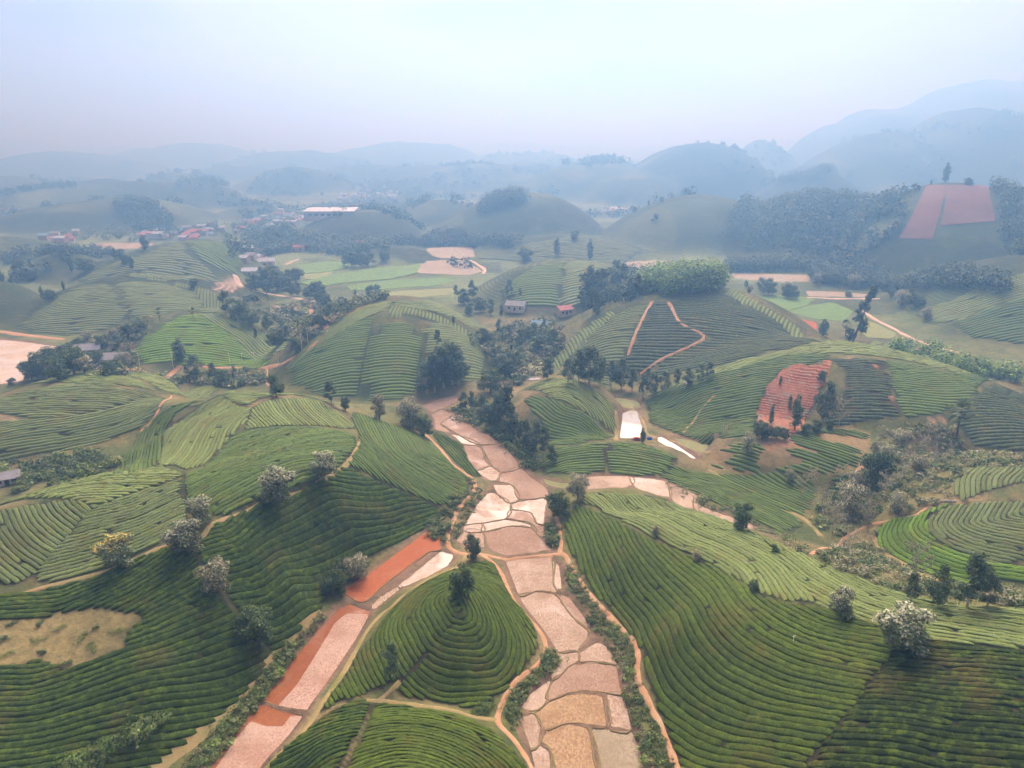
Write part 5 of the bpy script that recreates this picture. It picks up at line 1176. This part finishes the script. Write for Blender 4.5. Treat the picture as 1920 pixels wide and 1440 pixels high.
shrubs('bush at the foot of the deep green slope near the red soil', 'bushes by the red soil plot', [(600,1085),(640,1045),(690,1035),(690,1060),(660,1085),(640,1105),(612,1125)], 18, ['s_dark', 's_green', 's_dry'], (1.0, 2.2), 220)
shrubs('bush on the bank right of the wet paddies', 'bushes at the start of the right path', [(1026,980),(1040,985),(1045,1015),(1038,1030),(1028,1030)], 18, ['s_dark', 's_green'], (1.0, 2.0), 260)
shrubs('bush at the lower edge of the conical tea hill', 'bushes at the foot of the conical hill', [(880,1335),(912,1318),(925,1325),(905,1340)], 14, ['s_tea', 's_green'], (.7, 1.2), 140, .5)
shrubs('isolated tea bush on the bare patch', 'tea bushes on the bare patch', [(10,1175),(60,1165),(130,1160),(220,1160),(235,1180),(190,1225),(130,1245),(60,1225),(10,1235)], 12, ['s_tea', 's_dark'], (.6, 1.0), 150, 2.5, 1.3)
undergrowth('tangled green and dry scrub in the hollow behind the right ridge', [(1480,1020),(1520,1045),(1600,1030),(1640,1000),(1660,1045),(1720,1085),(1800,1100),(1920,1105),(1930,1140),(1780,1135),(1640,1098),(1560,1065)], 230, ['s_dry', 's_green', 's_dry', 's_dark'], (.7, 2.0), 260, .7, thin=2)
undergrowth('dry grey brown scrub on the slope under the dark tea plot', [(1530,990),(1550,930),(1620,880),(1650,820),(1700,790),(1780,800),(1830,845),(1900,850),(1930,880),(1800,880),(1780,940),(1720,960),(1640,975),(1580,1005)], 420, ['s_dry', 's_dry', 's_green', 's_dark'], (.8, 2.2), 420, .9, thin=3)
shrubs('bush in the hollow by the grey roofed house', 'bushes in the left hollow', [(0,870),(60,860),(120,850),(190,845),(215,870),(180,895),(90,915),(0,930)], 32, ['s_dark', 's_green', 's_lime'], (1.6, 4.2), 330, 1.4)
undergrowth('dark undergrowth beneath the valley grove', [(845,770),(900,750),(940,770),(985,830),(1010,880),(990,880),(950,835),(900,805),(860,790)], 120, ['s_dark', 's_green'], (1.2, 3.0), 360, 1.0, thin=2)
undergrowth('low scrub along the side stream bank', [(1235,895),(1290,915),(1400,965),(1470,1003),(1500,1020),(1480,1030),(1400,985),(1300,945),(1230,905)], 90, ['s_dry', 's_green'], (.6, 1.4), 300, .6, thin=2)
undergrowth('low grass and weeds on the bank along the right dirt path', [(1062,1062),(1074,1064),(1102,1115),(1142,1160),(1180,1200),(1189,1230),(1189,1268),(1207,1310),(1232,1362),(1252,1410),(1264,1450),(1215,1450),(1195,1390),(1170,1320),(1165,1260),(1135,1205),(1110,1175),(1090,1130),(1065,1090)], 260, ['s_green', 's_dry', 's_lime'], (.35, .9), 200, .4, thin=3)
undergrowth('weeds on the bank inside the winding path', [(1028,1215),(1042,1225),(1047,1250),(1020,1272),(992,1292),(972,1332),(968,1380),(950,1350),(955,1310),(985,1275),(1012,1255)], 100, ['s_green', 's_lime', 's_dry'], (.3, .8), 200, .4, thin=3)
undergrowth('weeds along the hedge by the red pond', [(345,1440),(400,1375),(450,1320),(495,1260),(520,1228),(550,1205),(600,1150),(610,1160),(560,1215),(525,1270),(490,1316),(450,1365),(400,1440)], 190, ['s_green', 's_lime', 's_dry'], (.35, .9), 200, .5, thin=3)
undergrowth('weeds on the banks beside the left path', [(800,990),(845,945),(880,890),(905,915),(890,960),(862,1000),(850,1020),(815,1015)], 130, ['s_green', 's_dry', 's_lime'], (.35, 1.0), 260, .5, thin=3)
undergrowth('bushes in the bushy hollow on the left', [(0,870),(60,860),(120,850),(190,845),(215,870),(180,895),(90,915),(0,930)], 60, ['s_dark', 's_green', 's_lime'], (1.2, 3.0), 330, 1.0, thin=2)
undergrowth('bushes between the road and the left dome', [(180,705),(260,700),(340,700),(480,700),(500,720),(440,728),(340,715),(230,705)], 150, ['s_dark', 's_green', 's_dry'], (1.5, 3.5), 500, 1.2, thin=3)
undergrowth('bushes on the floor between the middle hills', [(880,640),(950,610),(1040,600),(1050,650),(1020,700),(960,720),(930,690)], 200, ['s_dark', 's_green', 's_dry'], (2, 5), 620, 2, thin=3)
undergrowth('bushes along the far road and plots', [(430,560),(520,560),(600,575),(640,560),(720,560),(620,620),(560,660),(520,640),(470,600)], 200, ['s_dark', 's_green', 's_dry'], (2, 5), 700, 2, thin=3)
undergrowth('scrub on the bank of the far left slope', [(150,650),(200,630),(260,600),(290,600),(260,640),(220,690),(170,690)], 120, ['s_green', 's_dry', 's_dark'], (1.5, 4), 560, 1.5, thin=3)
# ---- far woods that read as one mass
def forest(label, poly, n, size=(5, 9), cols=DARKG, dmax=3000, leaf=1.5, per=48, name='forest', squash=1.0):
    r = np.random.default_rng(len(label)); pts = scatter(poly, n, r, dmax); Vs = []; Cs = []
    for p in pts:
        h = r.uniform(*size); w = h * r.uniform(.38, .55); z = float(ground(p[0], p[1]))
        V, F, C = leaves([(0, 0, h * .5, w, w, h * .5)], per, (leaf * 1.05) * r.uniform(.8, 1.2), cols, r, up=.7, hollow=.6, long=1.1); C = C * r.uniform(.75, 1.25)
        Vs.append(V + (p[0], p[1], z)); Cs.append(C)
    V = np.vstack(Vs); F = np.arange(len(V)).reshape(-1, 4)
    obj(name, mesh(name, V, F, (M_LEAF,), cols=np.vstack(Cs)), kind='stuff', label=label, category='forest')
forest('bright green wood capping the dark striped hill', [(1205,550),(1212,520),(1240,505),(1300,503),(1345,515),(1352,540),(1330,548),(1260,556)], 260, (9, 17), LIME + GREEN, 520, 1.1, 110)
forest('dark wood left of the bright hilltop wood', [(1120,575),(1135,545),(1165,525),(1205,520),(1208,552),(1170,572)], 110, (7, 12), DARKG + BLUEG, 560, 1.2, 60)
forest('dark wood on the right hills below the red field', [(1345,440),(1370,415),(1440,385),(1560,378),(1640,365),(1660,355),(1680,380),(1640,430),(1560,470),(1480,480),(1430,470),(1360,455)], 900, (9, 15), DARKG, 1500)
forest('wood along the foot of the right hills', [(1360,500),(1480,480),(1600,490),(1560,505),(1450,510),(1370,512)], 260, (8, 13), DARKG + BLUEG, 1000)
forest('wood behind the right valley road', [(1510,520),(1560,505),(1660,505),(1760,520),(1900,540),(1880,556),(1760,548),(1690,545),(1640,540),(1540,535)], 330, (7, 12), DARKG + BLUEG, 900)
forest('dark wood on the left skyline of the far middle hill', [(890,395),(930,372),(975,366),(990,380),(950,392),(905,402)], 150, (10, 15), DARKG, 1500)
forest('wood at the foot of the far middle hill', [(730,455),(820,440),(900,455),(980,455),(960,470),(860,462),(760,462)], 220, (8, 13), DARKG + BLUEG, 1300)
forest('dark wood cap on a far left hill', [(330,348),(420,347),(430,358),(360,362),(320,358)], 120, (12, 18), DARKG, 3000, 2.2)
forest('wood around the village', [(420,470),(470,430),(560,440),(620,450),(720,455),(730,475),(640,480),(560,470),(500,480),(440,490)], 420, (7, 12), DARKG + BLUEG, 1300)
forest('wood on the slope left of the village', [(215,385),(260,380),(310,395),(330,425),(280,440),(240,420)], 160, (10, 16), DARKG, 2500, 1.8)
forest('wood on the hill behind the village', [(730,385),(760,366),(800,366),(810,380),(770,395),(735,400)], 110, (10, 16), DARKG, 2500, 1.8)
forest('wood on the low dome skyline on the right', [(1440,350),(1490,335),(1530,325),(1590,322),(1600,332),(1540,342),(1470,352)], 160, (12, 18), DARKG, 2500, 2)
forest('hedge of trees behind the broad scarred hill', [(1670,648),(1740,655),(1800,680),(1860,695),(1930,710),(1930,735),(1860,705),(1790,690),(1720,665),(1680,658)], 160, (5, 8), GREEN + LIME, 700, 1.0, 60)
forest('trees hiding the far left road', [(0,500),(50,490),(120,500),(200,480),(190,470),(100,475),(0,480)], 150, (7, 12), DARKG + BLUEG, 1400)
forest('trees between the far village houses', [(90,445),(200,430),(330,430),(430,425),(520,410),(600,385),(700,365),(740,380),(640,415),(560,425),(470,440),(330,450),(200,455)], 420, (7, 12), DARKG + BLUEG, 2000, 1.5)
forest('dark wood on the slope right of the red field', [(1860,350),(1920,350),(1990,380),(1990,480),(1920,480),(1880,430)], 300, (9, 14), DARKG + GREEN, 1300)

def far_woods():
    REDF = hits([(1730,340),(1860,340),(1880,420),(1780,435),(1750,460),(1675,455)], 1200); r = np.random.default_rng(77); Vs = []; Cs = []; n = 0
    while n < 2800:
        D = 620 * (5.2 ** r.random()); az = r.uniform(-.66, .70); x, y = D * math.sin(az), D * math.cos(az); z = float(ground(x, y))
        dens = fbm(np.array([x]), np.array([y]), 120, 41, 3)[0]
        if dens < .10 - .05 * (z > 60) - .05 * (D > 1500) + .03 * (D < 900) + .05 * r.random(): continue
        if inside(REDF, np.array([x]), np.array([y]))[0]: continue
        n += 1; h = r.uniform(7, 13) * (1 + D / 4000); w = h * r.uniform(.4, .7)
        V, F, C = leaves([(0, 0, h * .36, w, w, h * .5)], 26, 2.0 * (1 + D / 1300), DARKG + BLUEG, r, up=.7, hollow=.35, long=1.0); Vs.append(V + (x, y, z)); Cs.append(C * r.uniform(.7, 1.2))
    V = np.vstack(Vs); obj('forest', mesh('forest', V, np.arange(len(V)).reshape(-1, 4), (M_LEAF,), cols=np.vstack(Cs)), kind='stuff', label='scattered woods on the hills fading into the haze', category='forest')
far_woods()
# ------------------------------------------------------------------ houses, poles, small things
def plain(name, c, rough=.8, spec=.2):
    k = NT_(name); f = k.noise(1.2, 4); k.base(k.mix(c, tuple(v * .72 for v in c), k.ramp(f, [(.4, 0.0), (.75, 1.0)])), rough, spec); return k.m
M_WALL = [plain('wall_white', (.62, .60, .56)), plain('wall_cream', (.58, .50, .38)), plain('wall_pink', (.55, .38, .33))]
M_ROOF = {'grey': plain('roof_grey', (.30, .30, .31)), 'red': plain('roof_red', (.42, .13, .09)), 'blue': plain('roof_blue', (.22, .38, .50)), 'pale': plain('roof_pale', (.50, .53, .57)), 'pink': plain('roof_pink', (.52, .22, .20))}
M_DARK = plain('dark_opening', (.03, .03, .035), .4); M_WHITE = plain('white_paint', (.75, .74, .72), .5)
def box(x0, x1, y0, y1, z0, z1):
    V = np.array([(x, y, z) for z in (z0, z1) for x, y in ((x0, y0), (x1, y0), (x1, y1), (x0, y1))], float)
    return V, np.array([(0, 3, 2, 1), (4, 5, 6, 7), (0, 1, 5, 4), (1, 2, 6, 5), (2, 3, 7, 6), (3, 0, 4, 7)])
def gable(w, d, h, rise, over=.5, t=.18):
    a, b = w / 2 + over, d / 2 + over; lo = h - rise * over / (d / 2)
    V = []; F = []
    for s in (1, -1):
        n = len(V); V += [(-a, s * b, lo), (a, s * b, lo), (a, 0, h + rise), (-a, 0, h + rise), (-a, s * b, lo + t), (a, s * b, lo + t), (a, 0, h + rise + t), (-a, 0, h + rise + t)]
        F += [(n, n + 1, n + 2, n + 3), (n + 4, n + 5, n + 6, n + 7), (n, n + 1, n + 5, n + 4), (n + 1, n + 2, n + 6, n + 5), (n, n + 3, n + 7, n + 4)]
    return np.array(V, float), np.array(F)
HOUSE_MESH = {}
def house(x, y, w, d, h, roof, wall, rz, label, group=None, name='house', detail=True):
    key = (round(w), round(d), round(h * 2), roof, wall); 
    if key not in HOUSE_MESH:
        V, F = box(-w / 2, w / 2, -d / 2, d / 2, -1.5, h); g = np.array([(-w / 2, -d / 2, h), (-w / 2, d / 2, h), (-w / 2, 0, h + d * .27), (w / 2, -d / 2, h), (w / 2, d / 2, h), (w / 2, 0, h + d * .27)])
        wm = mesh('wall', np.vstack([V, g]), [F, np.array([(8, 9, 10), (11, 13, 12)])], (M_WALL[wall],)); rm = mesh('roof', *gable(w, d, h, d * .27), (M_ROOF[roof],))
        dm = mesh('door', *box(-.55, .55, -d / 2 - .05, -d / 2 + .02, 0, 2.1), (M_DARK,)); wi = mesh('window', *box(-.6, .6, -d / 2 - .05, -d / 2 + .02, 1.0, 2.1), (M_DARK,)); HOUSE_MESH[key] = (wm, rm, dm, wi)
    wm, rm, dm, wi = HOUSE_MESH[key]; o = thing(name, label, 'house', (x, y, float(ground(x, y))), rz, group)
    obj('wall', wm, o); obj('roof', rm, o)
    if detail:
        obj('door', dm, o)
        for s in (-1, 1): q = obj('window', wi, o); q.location = (s * w * .3, 0, 0)
    return o
for px, py, w, d, h, roof, wall, rz, lab, dm in [
 (16,905,6,4.6,2.2,'grey',0,.5,'pale grey roofed house in the bushy hollow at the left edge',330), (218,682,12,8,3.4,'grey',0,.15,'grey roofed house by the dirt road with the poles',560), (165,664,12,8,3.2,'grey',1,.35,'grey roofed house behind the first one by the left paddy',560),
 (1057,588,9,7,3.2,'pink',1,.5,'small house with a pink tiled roof on the middle hill',620), (1012,615,9,6,2.8,'blue',0,-.2,'small blue roofed shed by the stream gap',620), (968,580,12,8,3.2,'grey',0,-.3,'grey roofed house left of the pink roofed one',700),
 (838,458,14,9,4,'red',0,.1,'red and white house on the far valley floor',1200), (676,462,10,8,4,'red',0,.1,'small red roofed house at the foot of the dark far hill',1200), (553,470,22,8,4,'red',1,0,'long red roofed house by the pale far road',1200), (497,497,18,9,4,'pale',0,.2,'white roofed house above the far dark trees',1000), (470,515,12,8,3.5,'pale',0,.1,'pale house at the end of the far road',1000)]:
    p = hit(px, py, dm); house(p[0], p[1], w, d, h, roof, wall, rz, lab)
rv = np.random.default_rng(23)
def village(label, group, poly, n, dmax=2500, roofs=('pale', 'red', 'grey', 'pale', 'pink', 'blue')):
    for i, p in enumerate(scatter(poly, n, rv, dmax, 11)):
        house(p[0], p[1], rv.choice([7, 9, 12]), rv.choice([6, 7]), rv.choice([3, 3.5, 6]), roofs[i % len(roofs)], int(rv.integers(0, 3)), rv.uniform(-.5, .5), label, group, 'village_house', False)
village('village house in the main cluster beyond the white roofed factory', 'far village houses', [(600,395),(620,375),(660,358),(700,352),(745,352),(750,368),(700,385),(650,400),(640,392)], 48)
village('village house along the road left of the factory', 'houses along the village road', [(440,425),(490,405),(560,400),(580,415),(540,428),(480,440),(430,440)], 34)
village('village house left of the far dome', 'houses on the left of the village', [(250,440),(280,430),(330,425),(400,425),(430,432),(400,448),(330,452),(280,450)], 26)
village('village house behind the far dome shoulder', 'houses behind the far dome', [(430,455),(470,465),(500,478),(490,492),(460,490),(440,475)], 16)
village('scattered village house at the far left', 'scattered far left houses', [(70,450),(100,440),(145,438),(150,448),(100,455)], 8)
# the white roofed factory
p = hit(615,408,2500); D = math.hypot(*p); fw = 88 * D / 1331; fd = 62.0; o = thing('factory', 'large factory with a flat white roof in the village', 'factory', (p[0], p[1] + fd / 2, float(ground(*p))), R(2))
V, F = box(-fw / 2, fw / 2, -fd / 2, fd / 2, -4, 7); obj('wall', mesh('wall', V, F, (M_WALL[0],)), o); obj('roof', mesh('roof', *gable(fw, fd, 7, 2.2, 1.0, .4), (M_ROOF['pale'],)), o)
for s in range(7): q = obj('window', mesh('window', *box(-2.2, 2.2, -fd / 2 - .12, -fd / 2 + .05, 2, 4.5), (M_DARK,)), o); q.location = ((s - 3) * fw / 8, 0, 0)
p = hit(570,414,2500); house(p[0], p[1], 26, 12, 4.5, 'pale', 0, .1, 'long white shed in front of the factory', None, 'shed')
# roadside poles
V, F = join([tube([(0, 0, -.5), (0, 0, 4), (0, 0, 8)], (.16, .13, .10), 8), tube([(-.9, 0, 7.6), (.9, 0, 7.6)], (.07, .07), 6)]); POLE = mesh('post', V, F, (M_WHITE,)); LAMPARM = mesh('lamp_arm', *tube([(0, 0, 7.9), (.9, 0, 8.5), (2.2, 0, 8.6)], (.09, .07, .06), 6), (M_WHITE,)); LAMPHEAD = mesh('lamp_head', *box(1.9, 2.8, -.18, .18, 8.48, 8.66), (M_WHITE,))
WIRE_P = []
for i, (px, py, lab, lampy) in enumerate([(263,692,'white street lamp with a curved arm by the left houses',1), (325,691,'white pole between the lamp and the roadside trees',0), (432,691,'first white pole of three along the road under the bright slope',0), (456,691,'middle white pole of three under the bright slope',0), (478,690,'last white pole of three before the road bend',0), (523,686,'white pole at the inside of the road bend',0), (566,656,'white pole at the road where it climbs',0), (578,646,'white pole highest on the climbing road',0)]):
    p = hit(px, py, 560); o = thing('street_lamp' if lampy else 'utility_pole', lab, 'lamp' if lampy else 'pole', (p[0], p[1], float(ground(*p))), R(170) if lampy else .3, None if lampy else 'white poles along the left road')
    obj('post', POLE, o)
    if lampy: obj('lamp_arm', LAMPARM, o); obj('lamp_head', LAMPHEAD, o)
# pale stones at the corner of the right tea plots
r = np.random.default_rng(3)
def stone_mesh(s):
    g = np.random.default_rng(s); th = np.linspace(0, 2 * math.pi, 8, endpoint=False); V = []
    for z, k in ((-.2, 1), (.25, 1.05), (.6, .75), (.8, .25)): V += [(math.cos(t) * k * g.uniform(.8, 1.15), math.sin(t) * k * g.uniform(.8, 1.15) * .7, z * g.uniform(.9, 1.1)) for t in th]
    j = np.arange(8); F = [np.stack([i * 8 + j, i * 8 + (j + 1) % 8, (i + 1) * 8 + (j + 1) % 8, (i + 1) * 8 + j], -1) for i in range(3)]
    return mesh('boulder', np.array(V), [np.vstack(F), np.array([list(range(24, 32))])], (plain('pale_stone', (.50, .46, .40)),))
ST = [stone_mesh(1), stone_mesh(2)]
for i, px in enumerate((1740, 1747, 1756, 1765, 1774, 1783, 1790)):
    p = hit(px, 941 - (i == 0) * 3, 320); o = obj('boulder', ST[i % 2], label='pale boulder in the short row beside the right tea plots', category='boulder', group='pale boulders by the right tea plots'); o.location = (p[0], p[1], float(ground(*p)) + .1); o.scale = [(.5, .45, .6), (.75, .6, .8), (.4, .4, .5)][i % 3]
# sprinkler on the right ridge
p = hit(1487,1205,200); o = thing('sprinkler', 'small white sprinkler standing among the tea rows on the right ridge', 'sprinkler', (p[0], p[1], float(ground(*p))))
obj('riser', mesh('riser', *tube([(0, 0, 0), (0, 0, .7), (0, 0, 1.25)], (.05, .05, .05), 8), (M_WHITE,)), o); obj('nozzle', mesh('nozzle', *tube([(-.22, 0, 1.2), (0, 0, 1.3), (.25, 0, 1.42)], (.06, .08, .04), 8), (M_WHITE,)), o)

# small monuments and heaps
def steps(name, levels, mat):
    return mesh(name, *join([box(-w / 2, w / 2, -d / 2, d / 2, z0, z1) for w, d, z0, z1 in levels]), (mat,))
for px, py, dm, lab, sc in [(1289,719,420,'small pale pyramid shaped grave marker on the rim of the scarred hill',1.0), (944,664,520,'left white tomb by the brown pool',1.3), (963,664,520,'right white tomb by the brown pool',1.3)]:
    p = hit(px, py, dm); o = thing('grave_marker', lab, 'grave', (p[0], p[1], float(ground(*p))), .3, None if dm == 420 else 'white tombs by the brown pool', sc)
    obj('plinth', steps('plinth', [(2.2, 2.2, -.5, .4), (1.7, 1.7, .4, .75)], M_WHITE), o); obj('pillar', steps('pillar', [(1.1, 1.1, .75, 1.5), (.75, .75, 1.5, 2.1), (.4, .4, 2.1, 2.6)], M_WALL[1]), o)
p = hit(1193,826,320); o = thing('brick_heap', 'low heap of red bricks beside the bright pond', 'heap', (p[0], p[1], float(ground(*p))), .2)
for k, (w, d, z0, z1) in enumerate([(3.0, 1.8, -.3, .5), (2.4, 1.4, .5, .9), (1.5, 1.0, .9, 1.25)]): obj('brick_layer', steps('brick_layer', [(w, d, z0, z1)], M_RED), o)
p = hit(1218,824,320); o = thing('tarpaulin', 'small blue tarpaulin bundle between the two ponds', 'tarpaulin', (p[0], p[1], float(ground(*p))), .4)
V = np.array([(math.cos(a) * r_ * (1 + .15 * math.sin(3 * a)), math.sin(a) * r_ * .8, z) for r_, z in ((1.1, -.1), (1.0, .5), (.6, .9), (.15, 1.05)) for a in np.linspace(0, 2 * math.pi, 10, endpoint=False)]); j = np.arange(10)
F = np.vstack([np.stack([i * 10 + j, i * 10 + (j + 1) % 10, (i + 1) * 10 + (j + 1) % 10, (i + 1) * 10 + j], -1) for i in range(3)])
obj('sheet', mesh('sheet', V, F, (plain('blue_sheet', (.03, .10, .45), .5),), smooth=True), o)
obj('rope', mesh('rope', *tube([(-1.15, 0, .25), (0, -.95, .3), (1.15, 0, .25), (0, .95, .3)], (.04,) * 4, 5), (M_BARK,)), o)
# ------------------------------------------------------------------ the air
def build_haze():
    V, F = box(-16000, 16000, -400, 16500, -9, HAZE_TOP)
    m = bpy.data.materials.new('haze'); m.use_nodes = True; t = m.node_tree; t.nodes.clear()
    o = t.nodes.new('ShaderNodeOutputMaterial'); v = t.nodes.new('ShaderNodeVolumePrincipled')
    v.inputs['Color'].default_value = HAZE_COL; v.inputs['Density'].default_value = HAZE_D; v.inputs['Anisotropy'].default_value = .54; v.inputs['Absorption Color'].default_value = (.56, .31, 1, 1)
    t.links.new(v.outputs[0], o.inputs['Volume'])
    h = obj('haze', mesh('haze', V, F, (m,)), kind='stuff', label='pale blue haze filling the valley air', category='haze')
HAZE_COL = (.19, .47, 1.0, 1); HAZE_D = .00108; HAZE_TOP = max(110.0, float(GZ.max()) + 36)
print('haze top', HAZE_TOP)
build_haze()
